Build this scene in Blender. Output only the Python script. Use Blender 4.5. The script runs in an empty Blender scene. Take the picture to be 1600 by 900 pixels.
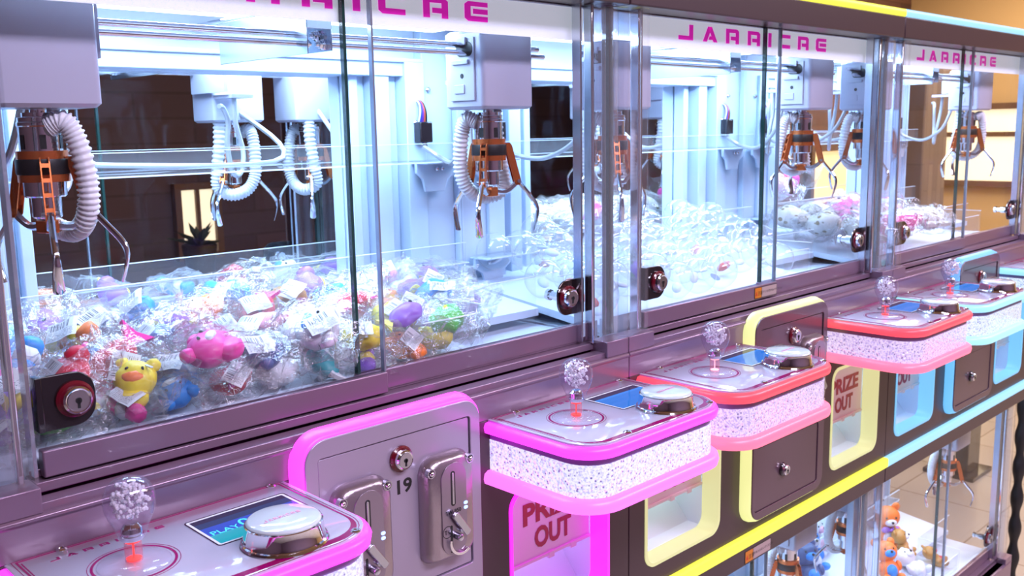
import bpy, bmesh, math, random
from mathutils import Vector, Matrix, noise
SC = bpy.context.scene
COL = SC.collection
ZS = 0.42            # measured heights start at the camera's own zero; the shop floor is 0.42 below it
W = 0.9              # width of one machine
PI = math.pi

# ------------------------------------------------------------------ camera
cam = bpy.data.cameras.new('camera'); camo = bpy.data.objects.new('camera', cam); COL.objects.link(camo)
r_ = Vector((0.71497981, -0.69892549, -0.01752205)); u_ = Vector((0.12662685, 0.10480649, 0.98639811)); f_ = Vector((0.68758236, 0.7074735, -0.16343726))
M = Matrix((r_, u_, -f_)).transposed().to_4x4(); M.translation = Vector((-0.20424, -0.91919, 1.28703 + ZS))
camo.matrix_world = M
cam.sensor_width = 36; cam.lens = 1495.23 / 1600 * 36; cam.clip_start = 0.02; cam.clip_end = 60
cam.dof.use_dof = True; cam.dof.focus_distance = 1.15; cam.dof.aperture_fstop = 13.0
SC.camera = camo
# ------------------------------------------------------------------ world, added room fill, exposure
SC.view_settings.view_transform = 'Standard'; SC.view_settings.look = 'None'
SC.view_settings.exposure = 0.0; SC.view_settings.gamma = 1; SC.view_settings.use_curve_mapping = False
SC.cycles.transparent_max_bounces = 40; SC.cycles.max_bounces = 8; SC.cycles.glossy_bounces = 4
SC.cycles.diffuse_bounces = 3; SC.cycles.transmission_bounces = 6
SC.cycles.caustics_reflective = False; SC.cycles.caustics_refractive = False
SC.cycles.sample_clamp_indirect = 4.0; SC.cycles.use_denoising = True
wd = bpy.data.worlds.new('world'); SC.world = wd; wd.use_nodes = True
wd.node_tree.nodes['Background'].inputs[0].default_value = (0.46, 0.36, 0.56, 1)
wd.node_tree.nodes['Background'].inputs[1].default_value = 0.55

def area(name, loc, size, power, color, rot=(0, 0, 0), sy=None):
    l = bpy.data.lights.new(name, 'AREA'); l.energy = power; l.color = color; l.size = size
    if sy: l.shape = 'RECTANGLE'; l.size_y = sy
    o = bpy.data.objects.new(name, l); o.location = loc; o.rotation_euler = rot; COL.objects.link(o); return o
area('aisle_fill_light', (0.6, -1.9, 3.05), 1.8, 95, (0.84, 0.74, 1.0), sy=0.5)  # added lilac fill over the aisle, raises the room's ambient level
area('aisle_fill_light', (3.2, -1.6, 3.05), 1.8, 95, (0.92, 0.76, 1.0), sy=0.5)
area('cafe_fill_light', (6.4, 1.2, 3.05), 2.2, 120, (1.0, 0.80, 0.58), sy=1.6)  # added warm fill, turns the right wall and background beige
area('cafe_fill_light', (5.6, -1.4, 3.05), 1.6, 50, (1.0, 0.85, 0.70), sy=1.2)
area('cafe_fill_light', (3.0, 3.4, 3.05), 2.0, 30, (1.0, 0.66, 0.45), sy=1.0)

# ------------------------------------------------------------------ materials
def mat(name, col=(.8, .8, .8), rough=.5, metal=0, emit=None, es=1.0, coat=0, spec=.5, bump=None, alpha=None):
    m = bpy.data.materials.new(name); m.use_nodes = True; nt = m.node_tree; b = nt.nodes['Principled BSDF']
    b.inputs['Base Color'].default_value = (*col, 1); b.inputs['Roughness'].default_value = rough
    b.inputs['Metallic'].default_value = metal; b.inputs['Coat Weight'].default_value = coat
    b.inputs['Specular IOR Level'].default_value = spec
    if emit: b.inputs['Emission Color'].default_value = (*emit, 1); b.inputs['Emission Strength'].default_value = es
    if bump:
        sc, st = bump
        t = nt.nodes.new('ShaderNodeTexCoord'); n = nt.nodes.new('ShaderNodeTexNoise'); n.inputs['Scale'].default_value = sc
        bp = nt.nodes.new('ShaderNodeBump'); bp.inputs['Strength'].default_value = st; bp.inputs['Distance'].default_value = .002
        nt.links.new(t.outputs['Object'], n.inputs['Vector']); nt.links.new(n.outputs[0], bp.inputs['Height']); nt.links.new(bp.outputs[0], b.inputs['Normal'])
    return m
def clear(name, tint=(.97, .985, 1), refl=.9, rough=.02, ior=1.45, haze=0, hazecol=(.9, .93, 1), bump=None, rim=0):
    """thin clear sheet: straight-through light plus a Fresnel reflection (and a little white haze)"""
    m = bpy.data.materials.new(name); m.use_nodes = True; nt = m.node_tree; nt.nodes.clear(); L = nt.links.new
    out = nt.nodes.new('ShaderNodeOutputMaterial'); tr = nt.nodes.new('ShaderNodeBsdfTransparent'); gl = nt.nodes.new('ShaderNodeBsdfGlossy')
    fr = nt.nodes.new('ShaderNodeFresnel'); mx = nt.nodes.new('ShaderNodeMixShader'); mu = nt.nodes.new('ShaderNodeMath'); mu.operation = 'MULTIPLY'
    tr.inputs[0].default_value = (*tint, 1); gl.inputs['Roughness'].default_value = rough; fr.inputs['IOR'].default_value = ior; mu.inputs[1].default_value = refl
    ge = nt.nodes.new('ShaderNodeNewGeometry'); iv = nt.nodes.new('ShaderNodeMath'); iv.operation = 'SUBTRACT'; iv.inputs[0].default_value = 1
    m3 = nt.nodes.new('ShaderNodeMath'); m3.operation = 'MULTIPLY'; L(ge.outputs['Backfacing'], iv.inputs[1]); L(fr.outputs[0], m3.inputs[0]); L(iv.outputs[0], m3.inputs[1])
    L(m3.outputs[0], mu.inputs[0]); L(mu.outputs[0], mx.inputs[0]); L(gl.outputs[0], mx.inputs[2])
    src = tr.outputs[0]
    if haze:
        df = nt.nodes.new('ShaderNodeBsdfDiffuse'); df.inputs[0].default_value = (*hazecol, 1); m2 = nt.nodes.new('ShaderNodeMixShader'); m2.inputs[0].default_value = haze
        L(tr.outputs[0], m2.inputs[1]); L(df.outputs[0], m2.inputs[2]); src = m2.outputs[0]
        if rim:
            lw = nt.nodes.new('ShaderNodeLayerWeight'); lw.inputs[0].default_value = .35; pw = nt.nodes.new('ShaderNodeMath'); pw.operation = 'POWER'; pw.inputs[1].default_value = 3
            ml = nt.nodes.new('ShaderNodeMath'); ml.operation = 'MULTIPLY_ADD'; ml.inputs[1].default_value = rim; ml.inputs[2].default_value = haze
            L(lw.outputs['Facing'], pw.inputs[0]); L(pw.outputs[0], ml.inputs[0]); L(ml.outputs[0], m2.inputs[0])
    L(src, mx.inputs[1]); L(mx.outputs[0], out.inputs[0])
    if bump:
        t = nt.nodes.new('ShaderNodeTexCoord'); n = nt.nodes.new('ShaderNodeTexNoise'); n.inputs['Scale'].default_value = bump[0]; n.inputs['Detail'].default_value = 3
        bp = nt.nodes.new('ShaderNodeBump'); bp.inputs['Strength'].default_value = bump[1]; bp.inputs['Distance'].default_value = .006
        L(t.outputs['Object'], n.inputs['Vector']); L(n.outputs[0], bp.inputs['Height']); L(bp.outputs[0], gl.inputs['Normal']); L(bp.outputs[0], fr.inputs['Normal'])
    return m
def glow(name, col, es=1.0, base=None, rough=.35):
    return mat(name, base or col, rough, emit=col, es=es)
TAUPE = mat('taupe_metallic_paint', (.25, .16, .235), .28, .40, coat=.3)
TAUPE_D = mat('shaded_dark_taupe', (.052, .029, .038), .36, .12, coat=.12)  # taupe of header and lower body, the lower body's shade put into the colour
TAUPE_M = mat('half_shaded_taupe', (.115, .070, .095), .30, .25, coat=.3)  # coin door taupe, toned between its lit top and shaded bottom
LILAC = mat('silver_door_paint', (.40, .35, .46), .28, .35, coat=.3)
WHITEP = mat('white_powder_coat', (.60, .73, .90), .38)
WHITEI = mat('white_interior_sheet', (.66, .77, .92), .45)
PLAST = mat('white_housing_plastic', (.46, .47, .59), .30, coat=.2)
CHROME = mat('chrome', (.86, .87, .90), .07, 1)
STEEL = mat('brushed_steel', (.62, .66, .72), .24, 1)
DSTEEL = mat('dark_polished_steel', (.18, .15, .15), .10, 1)
COPPER = mat('copper_anodised', (.72, .20, .06), .26, .75)
BLACK = mat('black_rubber', (.012, .012, .014), .45)
BLACKG = mat('black_gloss', (.015, .012, .015), .12, coat=.5)
HOSE = mat('white_coil_hose', (.82, .84, .90), .35)
CABLE = mat('grey_sheath_cable', (.55, .57, .60), .28, .35)
RED = mat('red_plastic_ring', (.13, .002, .012), .2, coat=.5)
GLASS = clear('door_glass', (.99, .995, 1), .6)
GEDGE = mat('green_glass_edge', (.012, .055, .048), .08, coat=.6)
PEDGE = mat('pale_glass_edge', (.40, .46, .56), .15, .6)
ACRYL = clear('clear_acrylic', (.99, .995, 1), 1.0, ior=1.49, haze=.035)
AEDGE = mat('polished_acrylic_edge', (.72, .80, .90), .15, 0, emit=(.55, .72, 1), es=.12)
ROD = clear('clear_acrylic_post', (.94, .96, 1.0), 1.0, ior=1.7, haze=.03, rough=.03, rim=.25)
CAPS = clear('capsule_plastic', (.995, .998, 1), 1.0, ior=1.7, haze=.055, hazecol=(.88, .95, 1), rough=.045, rim=.50)
BAG = clear('crinkled_clear_film', (.998, .999, 1), 1.35, ior=1.9, haze=.042, rough=.06, bump=(110, 1.0), rim=.13, hazecol=(.95, .97, 1))
BULB = clear('joystick_acrylic', (.93, .91, .98), 1.0, ior=1.8, haze=.015, rough=.02, hazecol=(.8, .75, .95), rim=.35)
BUBB = mat('bubble_sparkle', (1, .97, 1.0), .05, .15, coat=1)
PLATE = mat('white_acrylic_plate', (.52, .50, .62), .08, coat=.5)
MAROON = mat('maroon_print', (.32, .0, .12), .12, coat=.4)
MAGPRINT = mat('magenta_print', (.86, .01, .55), .35, emit=(.9, .02, .62), es=.35)
PRIZER = mat('crimson_print', (.36, .004, .07), .35)
BPRINT = mat('black_print', (.01, .01, .012), .4)
FLAP = mat('frosted_flap', (.80, .78, .86), .35)
LEDW = glow('led_panel', (.80, .92, 1.0), 5.0)
SHAFTR = clear('shaft_acrylic', (1, .80, .84), 1.0, ior=1.5, haze=.10, hazecol=(1, .5, .6), rim=.4)
REDLED = glow('red_led', (1.0, .04, .02), 1.6)
BLUELED = glow('blue_led', (.35, .55, 1.0), 1.6)

def node_mat(name, fn, rough=.5):
    m = bpy.data.materials.new(name); m.use_nodes = True; nt = m.node_tree; b = nt.nodes['Principled BSDF']; b.inputs['Roughness'].default_value = rough
    fn(nt, b, nt.nodes.new, nt.links.new); return m
def ramp(N, stops, interp='LINEAR'):
    r = N('ShaderNodeValToRGB'); r.color_ramp.interpolation = interp; e = r.color_ramp.elements
    while len(e) < len(stops): e.new(.5)
    for k, (p, c) in enumerate(stops): e[k].position = p; e[k].color = (*c, 1)
    return r
def sign_mat():
    def fn(nt, b, N, L):
        t = N('ShaderNodeTexCoord'); n = N('ShaderNodeTexNoise'); n.inputs['Scale'].default_value = 900; n.inputs['Detail'].default_value = 1
        L(t.outputs['Object'], n.inputs['Vector']); r = ramp(N, [(.35, (.60, .66, .78)), (.6, (.84, .88, .97))]); L(n.outputs[0], r.inputs[0])
        L(r.outputs[0], b.inputs['Base Color']); b.inputs['Emission Color'].default_value = (.80, .87, 1, 1); b.inputs['Emission Strength'].default_value = .42
    return node_mat('frosted_sign_strip', fn, .4)
SIGN = sign_mat()
def textured_acrylic(name, c1, c2, es):
    """hammered acrylic skirt of a console with the LEDs behind it"""
    def fn(nt, b, N, L):
        t = N('ShaderNodeTexCoord'); v = N('ShaderNodeTexVoronoi'); v.inputs['Scale'].default_value = 170
        n = N('ShaderNodeTexNoise'); n.inputs['Scale'].default_value = 340; n.inputs['Detail'].default_value = 2
        L(t.outputs['Object'], v.inputs['Vector']); L(t.outputs['Object'], n.inputs['Vector'])
        r1 = ramp(N, [(.34, c2), (.55, c1)]); L(n.outputs[0], r1.inputs[0])
        r2 = ramp(N, [(.12, (.06, .05, .28)), (.30, (1, 1, 1))]); L(v.outputs['Distance'], r2.inputs[0])
        r = N('ShaderNodeMix'); r.data_type = 'RGBA'; r.blend_type = 'MULTIPLY'; r.inputs[0].default_value = 1; L(r1.outputs[0], r.inputs[6]); L(r2.outputs[0], r.inputs[7])
        L(r.outputs[2], b.inputs['Emission Color']); b.inputs['Emission Strength'].default_value = es
        b.inputs['Base Color'].default_value = (.22, .22, .28, 1); b.inputs['Coat Weight'].default_value = .8; b.inputs['Coat Roughness'].default_value = .05
        bp = N('ShaderNodeBump'); bp.inputs['Strength'].default_value = 1; bp.inputs['Distance'].default_value = .003
        L(v.outputs['Distance'], bp.inputs['Height']); L(bp.outputs[0], b.inputs['Normal']); L(bp.outputs[0], b.inputs['Coat Normal'])
    return node_mat(name, fn, .15)
THEMES = [
    dict(c='magenta', top=(1.1, .04, 1.0), low=(.9, .125, .8), door=(1.1, .05, 1.0), win=(1.0, .02, .85), strip=(1.0, .2, .9), band=((.92, .93, 1.12), (.50, .52, .95))),
    dict(c='yellow', top=(1.0, .053, .087), low=(1.0, .15, .28), door=(.86, .90, .36), win=(.74, .74, .36), strip=(.95, .93, .07), band=((.86, .68, 1.0), (.42, .28, .72))),
    dict(c='blue', top=(.36, .80, 1.0), low=(.40, .85, 1.0), door=(.16, .55, 1.0), win=(.22, .62, 1.0), strip=(.32, .72, 1.0), band=((.85, .97, 1.05), (.35, .55, .95)))]
for i, t in enumerate(THEMES):
    for k, s in (('top', (2.0, 1.5, 1.0)[i]), ('low', (2.0, 1.5, 1.0)[i]), ('door', 2.0 if i < 1 else .95), ('win', 1.5 if i < 1 else .85), ('strip', 1.0)):
        t['m_' + k] = glow('glow_%s_%s' % (k, t['c']), t[k], s, base=tuple(.25 * x + .03 for x in t[k]))
    t['m_band'] = textured_acrylic('hammered_acrylic_' + t['c'], *t['band'], .92)
def label_mat():
    def fn(nt, b, N, L):
        uv = N('ShaderNodeTexCoord'); s = N('ShaderNodeSeparateXYZ'); L(uv.outputs['UV'], s.inputs[0])
        def stripe(out, scale, vec, thr):
            mp = N('ShaderNodeMapping'); mp.inputs['Scale'].default_value = vec; L(uv.outputs['UV'], mp.inputs[0])
            n = N('ShaderNodeTexNoise'); n.inputs['Scale'].default_value = scale; n.inputs['Detail'].default_value = 0; L(mp.outputs[0], n.inputs['Vector'])
            g = N('ShaderNodeMath'); g.operation = 'GREATER_THAN'; g.inputs[1].default_value = thr; L(n.outputs[0], g.inputs[0]); return g.outputs[0]
        def band(o, a, c):
            g1 = N('ShaderNodeMath'); g1.operation = 'GREATER_THAN'; g1.inputs[1].default_value = a; L(o, g1.inputs[0])
            g2 = N('ShaderNodeMath'); g2.operation = 'LESS_THAN'; g2.inputs[1].default_value = c; L(o, g2.inputs[0])
            m = N('ShaderNodeMath'); m.operation = 'MULTIPLY'; L(g1.outputs[0], m.inputs[0]); L(g2.outputs[0], m.inputs[1]); return m.outputs[0]
        def mul(a, c):
            m = N('ShaderNodeMath'); m.operation = 'MULTIPLY'; L(a, m.inputs[0]); L(c, m.inputs[1]); return m.outputs[0]
        def add(a, c):
            m = N('ShaderNodeMath'); m.operation = 'MAXIMUM'; L(a, m.inputs[0]); L(c, m.inputs[1]); return m.outputs[0]
        bars = mul(mul(stripe(0, 26, (1, .001, 1), .52), band(s.outputs[1], .55, .92)), band(s.outputs[0], .08, .72))
        txt = mul(mul(stripe(0, 60, (1, .4, 1), .55), band(s.outputs[1], .08, .48)), band(s.outputs[0], .08, .9))
        w = N('ShaderNodeTexWave'); w.bands_direction = 'Y'; w.inputs['Scale'].default_value = 4.5; L(uv.outputs['UV'], w.inputs[0])
        gw = N('ShaderNodeMath'); gw.operation = 'GREATER_THAN'; gw.inputs[1].default_value = .55; L(w.outputs[1], gw.inputs[0])
        dark = add(bars, mul(txt, gw.outputs[0]))
        mx = N('ShaderNodeMix'); mx.data_type = 'RGBA'; mx.inputs[6].default_value = (.66, .68, .72, 1); mx.inputs[7].default_value = (.03, .03, .06, 1)
        L(dark, mx.inputs[0]); L(mx.outputs[2], b.inputs['Base Color'])
    return node_mat('barcode_label', fn, .4)
LABEL = label_mat()
def dots_mat():
    def fn(nt, b, N, L):
        t = N('ShaderNodeTexCoord'); v = N('ShaderNodeTexVoronoi'); v.inputs['Scale'].default_value = 75; v.inputs['Randomness'].default_value = .6
        L(t.outputs['Object'], v.inputs['Vector']); r = ramp(N, [(.30, (.34, .25, .14)), (.34, (.84, .80, .74))]); L(v.outputs['Distance'], r.inputs[0]); L(r.outputs[0], b.inputs['Base Color'])
    return node_mat('spotted_fabric', fn, .8)
DOTS = dots_mat()
def lcd_mat(lit):
    def fn(nt, b, N, L):
        t = N('ShaderNodeTexCoord'); s = N('ShaderNodeSeparateXYZ'); L(t.outputs['UV'], s.inputs[0])
        r = ramp(N, ([(0, (.0, .42, .55)), (.34, (.02, .08, .62)), (.66, (.01, .04, .12)), (.85, (.012, .012, .03))] if lit else [(0, (.0, .20, .75)), (.7, (.01, .25, .85)), (.80, (.012, .012, .04)), (.9, (.012, .012, .03))]), 'CONSTANT')
        L(s.outputs[1], r.inputs[0]); L(r.outputs[0], b.inputs['Emission Color']); b.inputs['Emission Strength'].default_value = .95
        b.inputs['Base Color'].default_value = (.02, .02, .05, 1)
    return node_mat('lcd_screen' + ('_play' if lit else ''), fn, .08)
LCD = lcd_mat(False); LCDP = lcd_mat(True)
LCDTXT = glow('lcd_digits', (.05, .55, .75), .8)

# ------------------------------------------------------------------ mesh builder
def rrect(x0, x1, z0, z1, r, n=6):
    rs = r if isinstance(r, (list, tuple)) else (r,) * 4          # bl, br, tr, tl
    P = []
    for (cx, cz, a0, rr) in ((x0, z0, PI, rs[0]), (x1, z0, 1.5 * PI, rs[1]), (x1, z1, 0, rs[2]), (x0, z1, .5 * PI, rs[3])):
        if rr <= 0: P.append((cx, cz)); continue
        ox = cx + (rr if cx == x0 else -rr); oz = cz + (rr if cz == z0 else -rr)
        for k in range(n + 1):
            a = a0 + .5 * PI * k / n; P.append((ox + rr * math.cos(a), oz + rr * math.sin(a)))
    return P
def circle(cx, cz, r, n=24): return [(cx + r * math.cos(2 * PI * k / n), cz + r * math.sin(2 * PI * k / n)) for k in range(n)]
AX = {'X': lambda p, t: (t, p[0], p[1]), 'Y': lambda p, t: (p[0], t, p[1]), 'Z': lambda p, t: (p[0], p[1], t)}
class MB:
    def __init__(s): s.bm = bmesh.new()
    def face(s, vs, mi=0):
        try: f = s.bm.faces.new(vs); f.material_index = mi; return f
        except ValueError: return None
    def box(s, x0, x1, y0, y1, z0, z1, mi=0, endx=None):
        v = [s.bm.verts.new(p) for p in ((x0, y0, z0), (x1, y0, z0), (x1, y1, z0), (x0, y1, z0), (x0, y0, z1), (x1, y0, z1), (x1, y1, z1), (x0, y1, z1))]
        for q, e in (((3, 2, 1, 0), 0), ((4, 5, 6, 7), 0), ((0, 1, 5, 4), 0), ((2, 3, 7, 6), 0), ((1, 2, 6, 5), 1), ((3, 0, 4, 7), 1)):
            s.face([v[k] for k in q], endx if (e and endx is not None) else mi)
        return s
    def prism(s, poly, ax, a, b, mi=0, holes=(), side=None):
        f = AX[ax]; loops = [poly] + list(holes); side = mi if side is None else side
        A = [[s.bm.verts.new(f(p, a)) for p in lp] for lp in loops]; B = [[s.bm.verts.new(f(p, b)) for p in lp] for lp in loops]
        for la, lb in zip(A, B):
            for k in range(len(la)):
                j = (k + 1) % len(la); s.face((la[k], la[j], lb[j], lb[k]), side)
        for LP in (A, B):
            if not holes: s.face(LP[0], mi)
            else:
                es = []
                for lp in LP:
                    for k in range(len(lp)):
                        e = s.bm.edges.get((lp[k], lp[(k + 1) % len(lp)])) or s.bm.edges.new((lp[k], lp[(k + 1) % len(lp)])); es.append(e)
                g = bmesh.ops.triangle_fill(s.bm, use_beauty=True, edges=es)
                for q in g['geom']:
                    if isinstance(q, bmesh.types.BMFace): q.material_index = mi
        return s
    def loft(s, rings, mi=0, cap=True, closed=True):
        R = [[s.bm.verts.new(p) for p in rg] for rg in rings]; n = len(R[0])
        for a, b in zip(R, R[1:]):
            for k in range(n if closed else n - 1): s.face((a[k], a[(k + 1) % n], b[(k + 1) % n], b[k]), mi)
        if cap: s.face(R[0][::-1], mi); s.face(R[-1], mi)
        return s
    def lathe(s, prof, c=(0, 0, 0), ax='Z', n=32, mi=0, cap=True):
        rings = []
        for r, t in prof:
            rg = []
            for k in range(n):
                a = 2 * PI * k / n; p = (r * math.cos(a), r * math.sin(a))
                q = {'Z': (p[0], p[1], t), 'Y': (p[0], -t, p[1]), 'X': (t, p[0], p[1])}[ax]
                rg.append((c[0] + q[0], c[1] + q[1], c[2] + q[2]))
            rings.append(rg)
        return s.loft(rings, mi, cap)
    def tube(s, pts, r, n=8, mi=0, cap=True, closed=False):
        P = [Vector(p) for p in pts]; rs = r if isinstance(r, (list, tuple)) else [r] * len(P); rings = []; up = Vector((0, 0, 1))
        t0 = (P[1] - P[0]).normalized()
        if abs(t0.dot(up)) > .95: up = Vector((1, 0, 0))
        nrm = (up - t0 * up.dot(t0)).normalized()
        for k, p in enumerate(P):
            t = (P[min(k + 1, len(P) - 1)] - P[max(k - 1, 0)]).normalized(); nrm = (nrm - t * nrm.dot(t)).normalized(); bn = t.cross(nrm)
            rings.append([p + (nrm * math.cos(2 * PI * q / n) + bn * math.sin(2 * PI * q / n)) * rs[k] for q in range(n)])
        return s.loft(rings, mi, cap)
    def ball(s, c, r, mi=0, sub=2, sc=(1, 1, 1), seg=None):
        g = bmesh.ops.create_icosphere(s.bm, subdivisions=sub, radius=r, matrix=Matrix.Translation(c) @ Matrix.Diagonal((*sc, 1)))
        for v in g['verts']:
            for f in v.link_faces: f.material_index = mi
        return s
    def build(s, name, mats, parent=None, z=ZS, sharp=.6, bevel=None, flat=False, origin=(0, 0, 0)):
        bm = s.bm; bmesh.ops.recalc_face_normals(bm, faces=bm.faces[:])
        off = Vector((-origin[0], -origin[1], z - origin[2]))
        for v in bm.verts: v.co += off
        if not flat:
            for f in bm.faces: f.smooth = True
            for e in bm.edges:
                if len(e.link_faces) != 2 or e.calc_face_angle(0) > sharp: e.smooth = False
        me = bpy.data.meshes.new(name); bm.to_mesh(me); bm.free()
        for m in (mats if isinstance(mats, (list, tuple)) else [mats]): me.materials.append(m)
        o = bpy.data.objects.new(name, me); COL.objects.link(o); o.location = origin
        if parent: o.parent = parent
        if bevel:
            md = o.modifiers.new('bevel', 'BEVEL'); md.width = bevel; md.segments = 2; md.limit_method = 'ANGLE'; md.angle_limit = .7
        return o
def smooth_path(pts, n=8):
    P = [Vector(p) for p in pts]; out = []
    for k in range(len(P) - 1):
        a, b, c, d = P[max(k - 1, 0)], P[k], P[k + 1], P[min(k + 2, len(P) - 1)]
        for q in range(n):
            t = q / n; out.append(.5 * ((2 * b) + (c - a) * t + (2 * a - 5 * b + 4 * c - d) * t * t + (3 * b - a - 3 * c + d) * t ** 3))
    out.append(P[-1]); return out
def empty(name, loc=(0, 0, 0), parent=None, rz=0):
    o = bpy.data.objects.new(name, None); o.location = loc; o.rotation_euler = (0, 0, rz); o.empty_display_size = .05; COL.objects.link(o)
    if parent: o.parent = parent
    return o
def tag(o, label=None, cat=None, group=None, kind=None):
    for k, v in (('label', label), ('category', cat), ('group', group), ('kind', kind)):
        if v: o[k] = v
    return o
def copy_tree(o, parent=None, skip=()):
    c = o.copy(); COL.objects.link(c); c.parent = parent
    for ch in list(o.children):
        if ch.name.split('.')[0] not in skip: copy_tree(ch, c, skip)
    return c
def text_mesh(s, size, extrude=.0004, offset=0, align='LEFT', shear=0):
    cu = bpy.data.curves.new('t', 'FONT'); cu.body = s; cu.size = size; cu.extrude = extrude; cu.offset = offset; cu.align_x = align; cu.shear = shear; cu.space_line = .95
    cu.resolution_u = 3
    ob = bpy.data.objects.new('t', cu); COL.objects.link(ob); bpy.context.view_layer.update()
    me = bpy.data.meshes.new_from_object(ob.evaluated_get(bpy.context.evaluated_depsgraph_get()))
    bpy.data.objects.remove(ob); bpy.data.curves.remove(cu); return me
def text_obj(name, s, size, m, parent, place, sx=1, **kw):
    """place maps (u, v, w) of the lettering plane to machine coordinates"""
    me = text_mesh(s, size, **kw)
    for v in me.vertices:
        p = place(v.co.x * sx, v.co.y, v.co.z); v.co = (p[0], p[1], p[2] + ZS)
    me.materials.clear(); me.materials.append(m)
    o = bpy.data.objects.new(name, me); COL.objects.link(o); o.parent = parent; return o
t_ = .27
LET = {'J': [[(.73, 1), (1, 1), (1, 0), (0, 0), (0, t_), (.73, t_)]],
       'A': [[(0, 0), (.36, 1), (.64, 1), (.28, 0)], [(.36, 1), (.64, 1), (1.05, 0), (.77, 0)], [(.40, .14), (.82, .14), (.70, .38), (.49, .38)]],
       'R': [[(0, .74), (0, 1), (.85, 1), (1, .85), (1, 0), (.74, 0), (.74, .74)], [(0, 0), (0, .74), (.26, .74), (.26, 0)], [(.36, .24), (.74, .24), (.74, .50), (.36, .50)]],
       'I': [[(0, 0), (.26, 0), (.26, 1), (0, 1)]],
       'C': [[(1, 1), (.15, 1), (0, .85), (0, .15), (.15, 0), (1, 0), (1, t_), (.26, t_), (.26, .74), (1, .74)]],
       'E': [[(1, 1), (.15, 1), (0, .85), (0, .15), (.15, 0), (1, 0), (1, t_), (.26, t_), (.26, .76), (1, .76)], [(.36, .38), (1, .38), (1, .64), (.36, .64)]]}
def logo(mb, x0, lw, gap, h, place, th, mi=0, word='JARRICRE'):
    """the JARRICRE lettering as flat plates: place(u, v, w)"""
    x = x0
    for ch in word:
        for poly in LET[ch]:
            a = [mb.bm.verts.new(place(x + p[0] * lw, p[1] * h, 0)) for p in poly]; b = [mb.bm.verts.new(place(x + p[0] * lw, p[1] * h, th)) for p in poly]
            mb.face(a, mi); mb.face(b, mi)
            for k in range(len(a)): mb.face((a[k], a[(k + 1) % len(a)], b[(k + 1) % len(a)], b[k]), mi)
        x += (lw if ch != 'I' else lw * .22) + gap
    return x

# ------------------------------------------------------------------ the room
def struct(name, mb, m, **kw): return tag(mb.build(name, m, None, **kw), kind='structure')
def floor_fn(nt, b, N, L):
    t = N('ShaderNodeTexCoord'); k = N('ShaderNodeTexBrick'); k.offset = 0; k.inputs['Scale'].default_value = 2.2; k.inputs['Brick Width'].default_value = 1; k.inputs['Row Height'].default_value = 1
    k.inputs['Mortar Size'].default_value = .008; k.inputs['Color1'].default_value = (.52, .47, .40, 1); k.inputs['Color2'].default_value = (.46, .41, .35, 1); k.inputs['Mortar'].default_value = (.30, .24, .18, 1)
    L(t.outputs['Object'], k.inputs['Vector']); L(k.outputs[0], b.inputs['Base Color'])
struct('floor', MB().box(-3, 8.3, -4, 6, -.05, 0), node_mat('beige_floor_tiles', floor_fn, .25), z=0)
def wood_fn(c1, c2, sc, axis=2):
    def fn(nt, b, N, L):
        t = N('ShaderNodeTexCoord'); mp = N('ShaderNodeMapping'); mp.inputs['Rotation'].default_value = (PI / 2, 0, 0) if axis == 2 else (PI / 2, 0, PI / 2); L(t.outputs['Object'], mp.inputs[0])
        k = N('ShaderNodeTexBrick'); k.inputs['Scale'].default_value = sc; k.inputs['Brick Width'].default_value = 1.1; k.inputs['Row Height'].default_value = .22; k.inputs['Mortar Size'].default_value = .012
        k.inputs['Color1'].default_value = (*c1, 1); k.inputs['Color2'].default_value = (*c2, 1); k.inputs['Mortar'].default_value = tuple(x * .62 for x in c1) + (1,)
        L(mp.outputs[0], k.inputs['Vector']); L(k.outputs[0], b.inputs['Base Color'])
    return fn
struct('wall_back', MB().box(-3, 8.3, 6, 6.1, 0, 3.1), node_mat('dark_board_wall', wood_fn((.11, .065, .075), (.07, .042, .055), 1.2), .6), z=0)
struct('wall_right', MB().box(8.2, 8.3, -4, 6, 0, 3.1), node_mat('ochre_plaster', lambda nt, b, N, L: b.inputs['Base Color'].__setattr__('default_value', (.62, .42, .20, 1)), .8), z=0)
struct('ceiling', MB().box(-3, 8.3, -4, 6, 3.1, 3.2), mat('tan_ceiling', (.42, .26, .13), .8), z=0)
struct('wall_front', MB().box(-3, 8.3, -4.1, -4, 0, 3.1), mat('plum_plaster', (.16, .10, .14), .7), z=0)
struct('wall_left', MB().box(-3.1, -3, -4, 6, 0, 3.1), mat('plum_plaster_side', (.16, .10, .14), .7), z=0)
struct('wall_partition', MB().box(5.2, 8.2, 2.75, 2.95, 0, 3.1), node_mat('dark_wood_partition', wood_fn((.20, .10, .07), (.12, .06, .05), 2.2), .6), z=0)
brick = node_mat('grey_brown_brick', wood_fn((.30, .22, .17), (.20, .145, .12), 3.4, 3), .8)
struct('pillar', MB().box(5.6, 5.95, 1.50, 1.86, 0, 2.25), brick, z=0, bevel=.01)
PANEW = glow('lit_window_pane', (1.0, .76, .38), .9); PANEP = glow('lit_window_pane_pale', (1.0, .88, .62), 1.0)
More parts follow.
